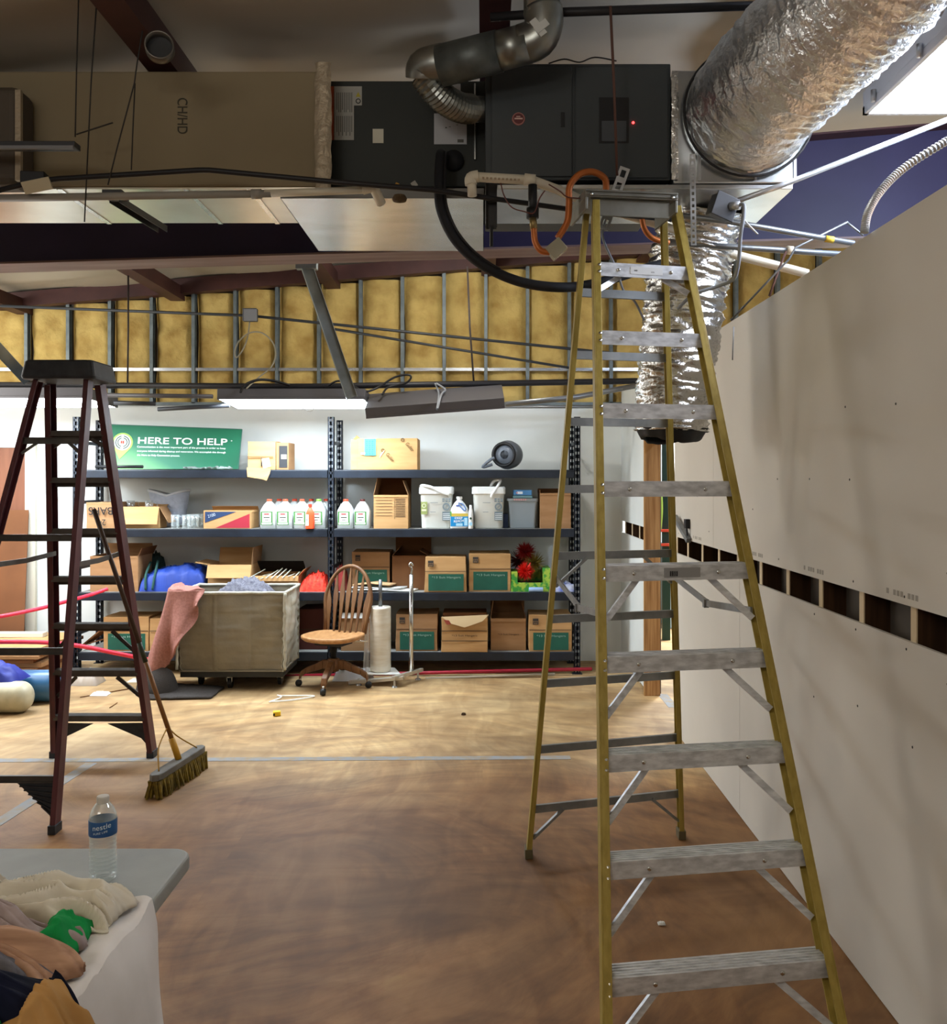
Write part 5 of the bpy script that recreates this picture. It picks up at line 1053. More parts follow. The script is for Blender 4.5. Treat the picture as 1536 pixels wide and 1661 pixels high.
# glass mugs
def mug(x, y, z, label, hh=.125, r=.036, rot=0.):
    t = thing('glass_mug', (x, y, z), label, 'mug', 'clear glass mugs on the third shelf'); c = V((x, y, z+.001))
    MB().lathe([(r*.9,0),(r,.008),(r*.95,hh*.5),(r*1.06,hh),(r*.94,hh),(r*.85,hh*.5),(r*.82,.018),(0,.016)], c, 20).build('glass_body', M_glass, t, smooth=True)
    e = V((math.cos(rot), math.sin(rot), 0)); MB().tube(spline([c+e*r*.98+V((0,0,hh*.86)), c+e*(r+.03)+V((0,0,hh*.88)), c+e*(r+.036)+V((0,0,hh*.5)), c+e*(r+.02)+V((0,0,hh*.22)), c+e*r*.95+V((0,0,hh*.24))], 5), .0055, 8).build('handle', M_glass, t, smooth=True)
for px, y, l, rr in ((284, 8.50, 'clear glass mug leaning by the flap of the glassware box', .3), (302, 8.48, 'clear glass mug in the middle of the mugs on the third shelf', -.5), (316, 8.56, 'clear glass mug just left of the red and blue box', .2), (310, 8.70, 'clear glass mug standing behind the other shelf mugs', 0.), (323, 8.74, 'clear glass mug at the back beside the red and blue box', -.3)):
    mug(XP(px, y), y, SH[3], l, rot=rr)
for px, y, l in ((212, 8.70, 'clear glass mug peeking above the left of the glassware box'), (242, 8.66, 'clear glass mug peeking above the right of the glassware box')):
    mug(XP(px, y), y, SH[3]+.125, l, rot=.2)
# folded quilt bag behind the box
t = thing('cloth_bag', (XP(272, 8.75), 8.8, SH[3]), 'pale blue quilted cloth bag slumped behind the glassware box', 'bag'); x0, x1 = XP(240, 8.8), XP(304, 8.8)
def bag(u, v):
    a = 2*math.pi*u; xc, w = (x0+x1)/2, (x1-x0)/2; z = SH[3]+.014+.32*v; k = .62+.42*v
    sad = .045*v*(abs(math.cos(a))-.7)
    return V((xc+w*k*math.cos(a)+.02*(1-v), 8.84+.085*math.sin(a)*(1-.3*v)+.012*nz(u*9, v*5), z+sad+.008*nz(u*6, v*6)))
MB().grid(bag, 40, 14, closed_u=True).build('bag_wall', mat('pale blue quilt', '#b3bccb', .9, var='#a7b0c0', vs=30, bump=.3, bs=60), t, smooth=True, solid=.012)
MB().tube([bag(i/40, 1.0) for i in range(40)], .013, 8, closed=True).build('padded_rim', mat('pale rim cloth', '#d3d9e0', .9), t, smooth=True)
# soft heaps
def heap(mb, x0, x1, y0, y1, z0, h, seed, nu=40, nv=18, rough=.03, prof=None, f=6, ex=.5):
    def fn(u, v):
        e = (1-abs(2*u-1)**3)*(1-abs(2*v-1)**3); e = max(0, e)**ex
        hh = h*(prof(u) if prof else 1)
        return V((x0+(x1-x0)*u+.01*nz(v*6, u*6, seed)*e, y0+(y1-y0)*v+.012*nz(u*9, v*9, seed)*e, z0+.003+e*(hh+rough*nz(u*f*1.5, v*f, seed)+rough*.6*abs(nz(u*f*4, v*f*2, seed+3)))))
    return mb.grid(fn, nu, nv)
t = thing('blue_tarp', (XP(278, 8.6), 8.7, SH[2]), 'crumpled royal blue tarp bundle on the second shelf', 'tarp')
heap(MB(), XP(228, 8.5), XP(333, 8.5), 8.46, 8.88, SH[2], .26, 4, 60, 24, .035, lambda u: .72+.22*u, ex=.28).build('bundle', M_bluecl, t, smooth=True)
MB().tube(spline([V((XP(236,8.45), 8.452, SH[2]+.02)), V((XP(234,8.45), 8.49, SH[2]+.15)), V((XP(238,8.5), 8.6, SH[2]+.26))], 5), .012, 6).build('green_strap', mat('dark green strap', '#1f4a44', .8), t, smooth=True)
MB().tube(spline([V((XP(247,8.45), 8.452, SH[2]+.02)), V((XP(249,8.45), 8.49, SH[2]+.16)), V((XP(250,8.5), 8.6, SH[2]+.27))], 5), .012, 6).build('green_strap', mat('dark green strap', '#1f4a44'), t, smooth=True)
tag(heap(MB(), XP(226, 8.75), XP(262, 8.75), 8.80, 8.95, SH[2], .31, 14, 24, 10, .06).build('dark_garland', mat('dark green tinsel', '#22352f', .9, bump=1, bs=90), smooth=True), 'dark green garland heap behind the blue tarp', 'garland')
o = heap(MB(), XP(486, 8.5), XP(531, 8.5), 8.46, 8.80, SH[2], .15, 6, 50, 24, .045, lambda u: .6+.4*math.sin(u*2.6), f=8, ex=.35).build('orange_netting', mat('bright orange red netting', '#ff4a2e', .7, var='#e02d22', vs=26, bump=.8, bs=60), smooth=True); tag(o, 'crumpled orange red netting beside the rack middle post', 'netting')
tag(heap(MB(), XP(541, 8.6), XP(562, 8.6), 8.5, 8.8, SH[2], .20, 8, 20, 16, .05).build('red_cloth', mat('muted red cloth', '#a33b37', .9), smooth=True), 'muted red cloth seen through the chair back', 'cloth')
o = MB(); [o.bar(P(404+k*9, 938, 8.43)+V((0,0,random.uniform(-.01,.02))), P(430+k*7, 925+random.uniform(-4,6), 8.6), .012, .004) for k in range(9)]
tag(o.build('paper_strips', mat('pale shredded strips', '#b9bba8', .8)), 'pale shredded strips hanging over the low flat box', 'paper', kind='stuff')
for i, (a, b, z, l) in enumerate(((575, 668, .002, 'white folded sheet lowest under the other sheets by the green panelled carton'), (570, 650, .022, 'white folded sheet above the lowest one by the green panelled carton'), (572, 632, .042, 'tan paper sheet lying on top of the white folded sheets'))):
    x0, x1 = XP(a, 8.46), XP(b, 8.46)
    tag(MB().grid(lambda u, v: V((x0+(x1-x0)*u+.05*v, 8.45+.15*v, SH[2]+z+.014+.006*math.sin(u*5+i)+(.03*(1-abs(2*u-1)) if i == 2 else 0))), 20, 6).build('paper_sheet', (M_white_pr, mat('greyish sheet', '#c5cbca', .7), mat('tan sheet', '#c9a578', .8))[i], smooth=True, solid=.012), l, 'paper')
# festive basket
t = thing('gift_basket', (XP(860, 8.5), 8.55, SH[2]), 'green holiday print gift box on the second shelf at the right', 'box')
gp = mat('green holiday print', '#3f9a3c', .5, var='#a9c94a', vs=22, contrast=(.45, .55)); x0, x1 = XP(829, 8.46), XP(893, 8.46)
mb = MB(); mb.box(x0, 8.46, SH[2]+.001, x1, 8.47, SH[2]+.085); mb.box(x0, 8.47, SH[2]+.001, x0+.06, 8.75, SH[2]+.185); mb.box(x1-.07, 8.47, SH[2]+.001, x1, 8.75, SH[2]+.215); mb.box(x0+.06, 8.74, SH[2]+.001, x1-.07, 8.75, SH[2]+.18); mb.build('box_panels', gp, t, bevel=.003)
MB().box(x0+.062, 8.50, SH[2]+.002, x1-.072, 8.738, SH[2]+.07).build('dark_filling', mat('dark wine filling', '#3a1216', .9), t)
def spikes(name, label, c, r, n, m, seed, w=.010, flat=1.):
    random.seed(seed); mb = MB()
    for i in range(n):
        th = random.uniform(0, 2*math.pi); zc = random.uniform(-1, 1); s = math.sqrt(1-zc*zc); d = V((s*math.cos(th), s*math.sin(th)*flat, zc)); rr = r*random.uniform(.75, 1.05)
        sd = d.orthogonal().normalized(); b = d.cross(sd)
        q = [c+sd*w*.6, c-sd*w*.3+b*w*.5, c-sd*w*.3-b*w*.5]; m_ = c+d*rr*.65
        k = [c+d*rr*.15+(p-c) for p in q]; v = [mb.bm.verts.new(p) for p in k]; tip = mb.bm.verts.new(c+d*rr)
        for a in range(3): mb.f([v[a], v[(a+1) % 3], tip])
    return tag(mb.build(name, m), label, 'decoration')
spikes('tinsel_ball', 'dark red spiky tinsel ball high on the second shelf', V((XP(852, 8.6), 8.60, SH[2]+.355)), .115, 260, mat('dark red tinsel', '#8f1d1c', .35, .3), 5, .014)
spikes('tinsel_ball', 'bright red spiky tinsel ball low in the green gift box', V((XP(852, 8.5), 8.50, SH[2]+.185)), .10, 240, mat('bright red tinsel', '#d8261c', .3, .2), 6, .014)
spikes('gold_sprig', 'gold green spiky sprig between the two red tinsel balls', V((XP(866, 8.6), 8.58, SH[2]+.25)), .14, 200, mat('gold tinsel', '#8d7a34', .35, .6), 8, .008)
spikes('wine_sprig', 'dark wine sprig behind the left of the red tinsel balls', V((XP(842, 8.7), 8.70, SH[2]+.27)), .13, 160, mat('wine tinsel', '#4d1418', .5, .2), 9, .010)
tag(MB().tube([V((XP(858, 8.42), 8.44, SH[2]+.024)), V((XP(881, 8.42), 8.44, SH[2]+.024))], .022, 14).build('blue_roll', mat('pale blue plastic roll', '#9fc0ea', .25), smooth=True, bevel=.003), 'pale blue plastic roll at the front edge below the green gift box', 'roll')
tag(heap(MB(), XP(897, 8.45), XP(935, 8.45), 8.45, 8.65, SH[2], .07, 31, 20, 12, .03).build('blue_cloth', mat('muted blue cloth', '#4b5fb0', .9, var='#c7cbd6', vs=10), smooth=True), 'muted blue and white cloth at the right end of the second shelf', 'cloth')
# ================================================================== things on the floor
# canvas laundry cart
t = thing('laundry_cart', (-2.12, 8.05, 0), 'olive grey canvas laundry cart on casters before the rack', 'cart')
X0, X1, Y0, Y1, Z0, Z1 = -2.56, -1.655, 7.74, 8.36, .165, .826
def cart_wall(p0, p1, seed, nx=40):
    p0, p1 = V(p0), V(p1); dx = (p1-p0); n = V((dx.y, -dx.x, 0)).normalized()
    def fn(u, v):
        z = Z0+(Z1-Z0)*v; e = min(u, 1-u)
        bulge = .028*math.sin(math.pi*u)*math.sin(math.pi*min(1, v*1.05))**.7
        gather = .020*nz(z*26, seed)*math.exp(-e*9)+.006*nz(z*55, seed)*math.exp(-e*14)
        fold = .020*nz(u*4+seed, z*2.5)+.007*nz(u*3, z*30, seed+5)+.006*abs(nz(u*11, z*14, seed))*(1-v)
        seam = .008*math.exp(-((u-.35)/.006)**2)+.008*math.exp(-((u-.68)/.006)**2)
        shr = -.03*(1-v)
        return p0+dx*u+n*(bulge+gather+fold+seam+shr)+V((0,0,z))+V((0,0,(-.012+.016*math.sin(math.pi*u))*(1-v)*0))
    return fn
ZZ = V((0,0,0))
for nm, a, b, s in (('front', (X0, Y0, 0), (X1, Y0, 0), 1), ('side', (X1, Y0, 0), (X1, Y1, 0), 2), ('back', (X1, Y1, 0), (X0, Y1, 0), 3), ('side', (X0, Y1, 0), (X0, Y0, 0), 4)):
    MB().grid(cart_wall(a, b, s), 60, 40).build('canvas_panel', M_canvas if nm != 'side' or s == 4 else M_canvas_lt, t, smooth=True, solid=.004)
rim = []
for a, b in (((X0, Y0), (X1, Y0)), ((X1, Y0), (X1, Y1)), ((X1, Y1), (X0, Y1)), ((X0, Y1), (X0, Y0))):
    rim += [V((a[0]+(b[0]-a[0])*k/14, a[1]+(b[1]-a[1])*k/14, Z1+.006*nz(k*1.3, a[0]))) for k in range(14)]
MB().tube(rim, [.013+.004*abs(nz(i*.9, 3)) for i in range(len(rim))], 8, closed=True).build('rolled_rim', M_canvas_lt, t, smooth=True)
for x, y in ((X1, Y0), (X0, Y0)):
    MB().tube([V((x+.008*nz(z*30, x), y-.004+.008*nz(z*30, 8), z)) for z in [Z0+.02+(Z1-Z0-.02)*k/30 for k in range(31)]], [.012+.006*abs(nz(k*.8, x)) for k in range(31)], 8).build('gathered_corner', M_canvas_lt, t, smooth=True)
MB().box(X0+.02, Y0+.02, .115, X1-.02, Y1-.02, .163).build('base_board', mat('dark base board', '#25241f', .7), t, bevel=.005)
MB().box(X0+.015, Y0+.015, .163, X1-.015, Y1-.015, .175).build('canvas_floor', M_canvas, t)
for x, y in ((XP(372, 7.84), 7.86), (X1-.10, 8.0), (X0+.12, 8.0), (-2.1, 8.26)):
    cs = MB().tube([V((x-.016, y+.02, .046)), V((x+.016, y+.02, .046))], .046, 18).build('caster_wheel', M_black, t, smooth=False, bevel=.004)
    mb = MB(); mb.box(x-.022, y-.02, .06, x-.018, y+.03, .115); mb.box(x+.018, y-.02, .06, x+.022, y+.03, .115); mb.box(x-.02, y-.02, .095, x+.02, y+.03, .115); mb.build('caster_fork', M_galv, cs)
o = heap(MB(), XP(338, 7.95), XP(450, 7.95), 7.82, 8.28, .62, .25, 21, 60, 30, .06, lambda u: .75+.35*math.sin(u*3.1)).build('fuzzy_blanket', M_fuzz, smooth=True); tag(o, 'grey fuzzy blanket heaped inside the canvas cart', 'blanket')
# pink blanket over the left end of the cart
t = thing('pink_blanket', (-2.6, 7.8, .2), 'dusty pink blanket draped over the left corner of the cart', 'blanket')
def pink(u, v):       # u around the corner (0 front..1 along left side to the back), v up over the rim
    if u < .45: a = u/.45; bx, by = XP(334, 7.73)+(X0-.05-XP(334, 7.73))*a, Y0-.045-.03*math.sin(a*3.1)
    else: a = (u-.45)/.55; bx, by = X0-.06-.05*math.sin(a*2.5), Y0-.03+.42*a
    zb = .84-(.10 + .58*min(1, max(0, (u-.05)/.33))**.8)
    zz = Z1+.03-(Z1+.03-zb)*v if v > 0 else Z1+.03
    out = .03+.05*math.sin(min(1, v*1.2)*2.4)
    fold = .085*math.sin(u*30+v*2)*(.2+v)+.014*nz(u*12, v*4)
    n = V((-.3-.7*max(0, min(1, (u-.3)/.3)), -1+max(0, min(1, (u-.3)/.3)), 0)).normalized()
    p = V((bx, by, zz))+n*(out*v+fold*.7*v)
    p.x -= .08*v*(u > .2)*(1 if u > .3 else (u-.2)/.1)
    return p
def pinkt(u, v):
    e = pink(u, 0); inn = V((XP(300, 8.0), 8.02, Z1+.02)); k = v
    return V((e.x+(inn.x-e.x)*k, e.y+(inn.y-e.y)*k, e.z+.035*math.sin(k*2.2)+.02*nz(u*7, v*4)-(.05*k)))
MB().grid(pink, 90, 40).build('hanging_fall', M_pink, t, smooth=True, solid=.012)
MB().grid(pinkt, 60, 14).build('top_fold', M_pink, t, smooth=True, solid=.012)
# woven black mat under and beside the cart
t = thing('woven_mat', (-2.7, 7.7, 0), 'folded black woven mat on the floor below the pink blanket', 'mat')
mm = mat('black woven mat', '#2e2a27', .8, var='#443e3a', vs=90, stretch=(1, 3, 3), bump=.8, bs=160)
xa, xb = XP(243, 7.85), XP(292, 7.85)
MB().grid(lambda u, v: V(((xa+xb)/2+.17*math.cos(u*6.2832)*math.cos(v*1.57), 7.66+.15*math.sin(u*6.2832)*math.cos(v*1.57), .003+.235*math.sin(v*1.57)*(1+.08*nz(u*5, v*3)))), 36, 14, closed_u=True).build('folded_hump', mm, t, smooth=True)
xa, xb = XP(246, 7.6), XP(350, 7.6)
MB().grid(lambda u, v: V((xa+(xb-xa)*u, 7.42+.38*v+.05*u, .014+.05*(1-u)*v+.006*nz(u*11, v*4))), 36, 10).build('flat_tail', mm, t, smooth=True, solid=.014)
# wooden swivel chair
t = thing('swivel_chair', (-1.29, 7.9, 0), 'brown wooden spindle back swivel chair on casters', 'chair'); O = V((XP(541, 7.9), 7.9, 0)); RZ = rotz(-.38)
def L(x, y, z): return O + RZ @ V((x, y, z))      # local: front is -y
random.seed(1)
for k, a in enumerate((-105, -15, 75, 165)):
    a = math.radians(a+ 8); e = V((math.cos(a), math.sin(a), 0))
    pts = [(0.03,.235),(.09,.235),(.16,.20),(.24,.165),(.285,.135),(.30,.095)]
    mb = MB(); up = [O+e*r+V((0,0,z)) for r, z in pts]; th = [.075,.075,.062,.05,.05,.04]; sd = V((-e.y, e.x, 0))*.024
    for i in range(len(up)-1):
        a0, a1, t0, t1 = up[i], up[i+1], th[i], th[i+1]
        mb.hexa([a0-sd-V((0,0,t0)), a1-sd-V((0,0,t1)), a1+sd-V((0,0,t1)), a0+sd-V((0,0,t0)), a0-sd, a1-sd, a1+sd, a0+sd])
    lg = mb.build('leg', M_oak, t, bevel=.006)
    c = O+e*.295; mb = MB(); mb.lathe([(.0, -.02), (.026, -.018), (.03, 0), (.026, .018), (0, .02)], c+V((0,0,.031))+e*.012, 16, Matrix.Rotation(math.pi/2, 3, 'X') @ Matrix.Rotation(a, 3, 'Y'), caps=False); cs = mb.build('caster', M_black, lg, smooth=True)
    MB().tube([c+V((0,0,.05)), c+V((0,0,.075))], .011, 10).build('caster_stem', M_chrome, lg, smooth=True)
MB().lathe([(.045, .14), (.05, .16), (.05, .245), (.03, .25)], O, 20).build('hub', M_oak, t, smooth=True)
MB().lathe([(.022, .245), (.022, .30), (.03, .30), (.03, .36), (.06, .375), (.06, .395)], O, 20).build('swivel_column', M_black, t, smooth=True)
mb = MB(); mb.obox(L(0, 0, .385), (.26, .2, .035), RZ); mb.build('tilt_plate', M_black, t, bevel=.006); MB().tube([L(.1, 0, .40), L(.30, .05, .405)], .007, 8).build('tilt_lever', M_chrome, t, smooth=True)
mb = MB(); prof = []
for k in range(28):
    a = 2*math.pi*k/28; ca, sa = math.cos(a), math.sin(a); prof.append((.255*math.copysign(abs(ca)**.62, ca)*(1-.10*(sa > 0)*sa), .235*math.copysign(abs(sa)**.7, sa)))
ctr = (0, .02)
def seat(r, z): return [mb.bm.verts.new(L(x*r, y*r, z+.010*r*abs(x)*3*(r > .5))) for x, y in prof]
rings = [seat(.9, .405), seat(1, .425), seat(1, .445), seat(.94, .45), seat(.7, .436), seat(.35, .434)]
mb.f(rings[0][::-1]); 
for A_, B_ in zip(rings, rings[1:]):
    for k in range(28): mb.f([A_[k], A_[(k+1) % 28], B_[(k+1) % 28], B_[k]])
mb.f(rings[-1]); mb.build('seat', M_oak_lt, t, smooth=True)
hoop = []
for k in range(41):
    a = math.pi*(k/40); s = k/40
    x = .245*math.cos(a)*(1 if math.sin(a) > .35 else .80+.20*math.sin(a)/.35); z = .44+.57*(math.sin(a)**.62); hoop.append(L(x, .185+.12*(z-.44)/.57, z))
MB().tube(hoop, .0175, 10).build('back_hoop', M_oak, t, smooth=True)
for k in range(7):
    x0 = -.165+.33*k/6; x1 = x0*1.22; zt = .44+.57*(max(0.05, 1-(x1/.245)**2))**.31-.005
    mb = MB(); n = 10; sd = RZ @ V((1,0,0)); bk = RZ @ V((0,1,0)); prev = None
    for i in range(n+1):
        f = i/n; w = .007+.014*math.exp(-((f-.62)/.20)**2)+.006*math.exp(-((f-.35)/.3)**2); p = L(x0+(x1-x0)*f, .185+.12*(zt-.44)/.57*f, .44+(zt-.44)*f); q = [mb.bm.verts.new(p+sd*sx*w+bk*sy*.006) for sx, sy in ((-1,-1),(1,-1),(1,1),(-1,1))]
        if prev: [mb.f([prev[a], prev[(a+1) % 4], q[(a+1) % 4], q[a]]) for a in range(4)]
        else: mb.f(q[::-1])
        prev = q
    mb.f(prev); mb.build('spindle', M_oak, t, bevel=.002)
# film roll on its stand and the chrome pole
st = thing('roll_stand', (XP(650, 8.05), 8.05, 0), 'low metal stand with a tall chrome pole behind the wooden chair', 'stand')
mb = MB(); mb.bar(P(566, 1107, 8.0), V((XP(655, 7.95), 7.93, .075)), .05, .03); mb.build('base_rail', mat('pale worn steel', '#c4bfb4', .4, .6), st, bevel=.004)
mb = MB(); mb.bar(V((XP(640, 8.0), 7.88, .085)), V((XP(684, 8.2), 8.22, .085)), .035, .03); mb.build('cross_rail', mat('pale worn steel', '#c4bfb4'), st, bevel=.004)
for px, y in ((640, 7.9), (582, 7.98), (678, 8.2)): 
    MB().tube([V((XP(px, y), y, .002)), V((XP(px, y), y, .06))], .009, 8).build('foot', mat('pale worn steel', '#c4bfb4'), st, smooth=True); MB().lathe([(.026, .001), (.02, .012), (0, .014)], V((XP(px, y), y, 0)), 14).build('foot_pad', M_galv, st)
MB().tube([V((XP(667, 8.1), 8.1, .075)), V((XP(667, 8.1), 8.1, ZP(932, 8.1)))], .019, 14).build('chrome_pole', M_chrome, st, smooth=True)
MB().tube(spline([V((XP(667, 8.1), 8.1, ZP(932, 8.1))), V((XP(668, 8.1), 8.1, ZP(922, 8.1))), V((XP(664, 8.1), 8.1, ZP(917, 8.1))), V((XP(667, 8.1), 8.1, ZP(913, 8.1))), V((XP(670, 8.1), 8.1, ZP(918, 8.1)))], 5), .009, 8).build('hook', M_chrome, st, smooth=True)
mb = MB(); mb.prism([V((XP(a, b), b, .09)) for a, b in ((595, 7.98), (650, 7.98), (640, 8.25), (592, 8.25))], (0,0,.008)); mb.build('tray', M_white, st)
t = thing('film_roll', (XP(617, 8.1), 8.1, .1), 'tall roll of clear plastic film standing behind the chair', 'roll'); c = V((XP(617, 8.1), 8.1, .099))
MB().lathe([(.082, 0), (.092, .008)]+[(.092+.0025*nz(k*.7, 2), .008+.018*k) for k in range(1, 31)]+[(.09, .564), (.03, .566)], c, 32).build('film', M_film, t, smooth=True)
MB().tube([c+V((0,0,.56)), c+V((0,0,.80))], .016, 12).build('core_rod', mat('grey rod steel', '#6f7375', .35, .8), t, smooth=True)
MB().grid(lambda u, v: V((c.x-.094-.055*u*(1-.4*v), c.y-.03+.01*math.sin(u*9+v*4), .105+.42*v)), 8, 12).build('loose_tail', mat('thin film tail', '#e5e8e6', .2, alpha=.45), t, smooth=True)
mb = MB(); heap(mb, XP(535, 8.0), XP(600, 8.0), 8.12, 8.3, 0, .10, 41, 24, 12, .03); tag(mb.build('plastic_wad', mat('white plastic wad', '#dfe3e8', .3), smooth=True), 'white crumpled plastic on the floor behind the chair legs', 'plastic')
# hanger, yellow piece, scraps
t = tag(MB().tube(spline([GF(437,1141), GF(475,1138), GF(510,1131.5), GF(478,1131), GF(455,1131), GF(450,1130), GF(456,1133.5), GF(437,1141)], 5), .006, 8).build('coat_hanger', M_white, smooth=True), 'white plastic coat hanger lying on the floor left of the chair', 'hanger'); t.location.z = .006
t = thing('plastic_piece', GF(449, 1161), 'small yellow plastic piece alone on the concrete', 'scrap'); g = GF(449, 1161)
MB().obox(g+V((0,0,.018)), (.055, .05, .034), rotz(.3)).build('yellow_body', mat('bright yellow plastic', '#f0c81e', .4), t, bevel=.005); MB().obox(g+V((-.014,-.03,.016)), (.012,.012,.016), rotz(.3)).build('black_slot', M_black, t)
def scrap(px, py, s, m, label, nm='floor_scrap', h=.02, seed=0):
    g = GF(px, py); return tag(heap(MB(), g.x-s/2, g.x+s/2, g.y-s*.4, g.y+s*.4, 0, h, seed, 12, 8, h*.5).build(nm, m, smooth=True), label, 'scrap')
scrap(140, 1109, .26, mat('clear crinkled bag', '#cfc9c0', .2, trans=.4, alpha=.8), 'crumpled clear bag on the floor inside the maroon ladder', 'plastic_bag', .11, 3)
scrap(163, 1127, .14, M_white_pr, 'white paper scrap on the floor inside the maroon ladder', 'paper_scrap', .02, 5)
scrap(230, 1104, .22, mat('pale paper scrap', '#c9c4b4', .8), 'pale paper scrap near the maroon ladder right rail', 'paper_scrap', .012, 6)
scrap(919, 1160, .03, M_ink_br, 'tiny dark crumb on the concrete left of the yellow ladder', 'floor_scrap', .015, 7) if False else None
scrap(752, 1160, .035, M_ink_br, 'tiny dark crumb on the concrete in front of the rack', 'floor_scrap', .015, 8)
scrap(1073, 1500, .03, M_white_pr, 'tiny white crumb on the floor behind the lowest ladder steps', 'floor_scrap', .008, 9)
for i, (a, b, l) in enumerate((((130,1132), (210,1118), 'long thin straw on the floor inside the maroon ladder'), ((178,1149), (190,1141), 'short thin straw on the floor inside the maroon ladder'))):
    tag(MB().tube([GF(*a)+V((0,0,.005)), GF(*b)+V((0,0,.005))], .004, 6).build('straw', M_card_dk, smooth=True), l, 'straw')
for px, py in ((39,1231),(155,1233),(166,1232),(249,1262),(56,1305)): pass
# painter tape on the floor
def tape(label, a, b, w):
    a, b = GF(*a), GF(*b); tag(MB().bar(a+V((0,0,.0012)), b+V((0,0,.0012)), w, .0016).build('floor_tape', M_tape), label, 'tape')
tape('long pale blue tape line across the floor', (-40, 1234), (925, 1229), .075)
tape('slanting pale blue tape line on the floor near the maroon ladder foot', (148, 1238), (-30, 1352), .075)
tape('short pale blue tape piece at the doorway threshold', (1074, 1126), (1093, 1148), .08)
# flattened cartons and cylinders at the left edge
for i, (pxr, z, dx) in enumerate(((70, .002, 0), (62, .055, .1), (66, .115, -.05), (72, .16, .02), (60, .20, .06), (69, .235, -.03), (75, .27, .05), (70, .30, .0))):
    labs = ['lowest', 'second from the bottom', 'third from the bottom', 'fourth from the bottom', 'fifth from the bottom', 'third from the top', 'second from the top', 'topmost']
    th = (.05, .056, .04, .036, .03, .03, .026, .03)[i]
    o = MB(); rbox(o, -5.2+dx, 7.95-.02*(i % 3), z, XP(pxr, 8.0), 8.75, z+th, .006, i); tag(o.build('flattened_carton', (M_card, M_card_lt, M_card_dk, M_card, M_card_dk, M_card, M_card_dk, M_card_lt)[i], bevel=.002), 'flattened carton %s of the stack at the left edge' % labs[i], 'box', 'flattened cartons at the left edge')
tag(MB().box(-5.2, 8.45, .332, XP(69, 8.45), 8.55, .372).build('white_plank', mat('cream painted plank', '#d9d3c0', .6), bevel=.003), 'cream plank lying on the stack of flattened cartons', 'plank')
tag(MB().hexa([V(p) for p in ((-5.3, 8.82, .002), (XP(40, 8.88), 8.84, .002), (XP(40, 8.88), 8.85, .002), (-5.3, 8.83, .002), (-5.3, 8.95, 1.47), (XP(45, 8.95), 8.965, 1.48), (XP(45, 8.95), 8.975, 1.48), (-5.3, 8.96, 1.47))]).build('cardboard_sheet', mat('brown kraft sheet', '#7e5232', .85, var='#6d4529', vs=2)), 'large brown cardboard sheet leaning in front of the door', 'cardboard')
def cyl(name, label, px_r, pyc, Y, r, m, px_l=-120):
    t = thing(name, (XP(px_r-60, Y), Y, 0), label, 'cylinder'); x1, x0 = XP(px_r, Y), XP(px_l, Y); M = Matrix.Rotation(math.pi/2, 3, 'Y')
    prof = [(r*.999, 0), (r, .05)]+[(r, (x1-x0)-r*.8)]+[(r*math.cos(a), (x1-x0)-r*.8+r*.8*math.sin(a)) for a in [math.pi/2*k/9 for k in range(1, 10)]]
    MB().lathe(prof, V((x0, Y, r+.002)), 32, M).build('shell', m, t, smooth=True); return t
cyl('blue_cylinder', 'shiny blue cylinder lying on the floor behind the cream one', 106, 1125, 7.40, .125, mat('glossy steel blue', '#3d6f9c', .3, var='#35658f', vs=4), -160)
cyl('cream_cylinder', 'cream cylinder with rounded end lying on the floor at the left edge', 53, 1138, 7.05, .118, mat('dirty cream enamel', '#c7c2a6', .35, var='#aaa58b', vs=6), -200)
o = heap(MB(), XP(-90, 7.0), XP(19, 7.0), 7.02, 7.30, .22, .20, 17, 24, 16, .05, lambda u: 1.1-.7*u).build('blue_sack', mat('deep blue sack', '#1b2a86', .6), smooth=True); tag(o, 'deep blue sack resting on the cylinders at the left edge', 'sack')
# red tubing
tag(tube_obj('red_tube', pts_px([(-40,1004,7.3),(0,1000,7.4),(60,988,7.7),(110,975,8.0),(150,964,8.3),(175,955,8.36)]), .016, M_red), 'red plastic tube rising to the right behind the maroon ladder', 'tube')
tag(tube_obj('red_tube', pts_px([(-40,1041,7.2),(0,1041,7.3),(70,1042,7.5),(130,1048,7.7),(190,1060,7.9),(240,1070,8.0),(256,1075,8.0)]), .018, M_red), 'red plastic tube sloping down behind the maroon ladder to the cart', 'tube')
tag(MB().tube([P(455,1097,8.37), P(960,1085,8.37)], .016, 10).build('red_pipe', M_redpx, smooth=True), 'dark red pipe lying along the foot of the storage rack', 'pipe')
tag(MB().tube([P(690,1101,8.25), P(900,1094,8.3)], .014, 8).build('tan_pole', mat('pale dusty pole', '#9b8f7b', .7), smooth=True), 'pale pole lying on the floor in front of the red pipe', 'pole')
# beyond the opening
pr_ = thing('pallet_rack', (2.05, 10.3, 0), 'green rack upright with orange beams seen through the door opening', 'rack')
MB().chan((XP(1081, 10.2), 10.2, 0), (XP(1081, 10.2), 10.2, 3.2), .085, .06, .005, (0,1,0), (1,0,0)).build('upright', mat('dark green rack steel', '#12352a', .5), pr_)
for py in (861, 884): MB().box(XP(1070, 10.1), 10.12, ZP(py+2, 10.1), XP(1110, 10.1), 10.16, ZP(py-2, 10.1)).build('orange_beam', mat('orange rack beam', '#d9482b', .5), pr_)
tag(MB().tube(spline([V((XP(1073, 10), 10.17, 1.72)), V((XP(1075, 10), 10.165, 1.45)), V((XP(1072, 10), 10.16, 1.2))], 5), .035, 8).build('lime_bundle', mat('lime plastic', '#8fae3a', .5), smooth=True), 'lime plastic bundle hanging on the green rack upright', 'bundle')
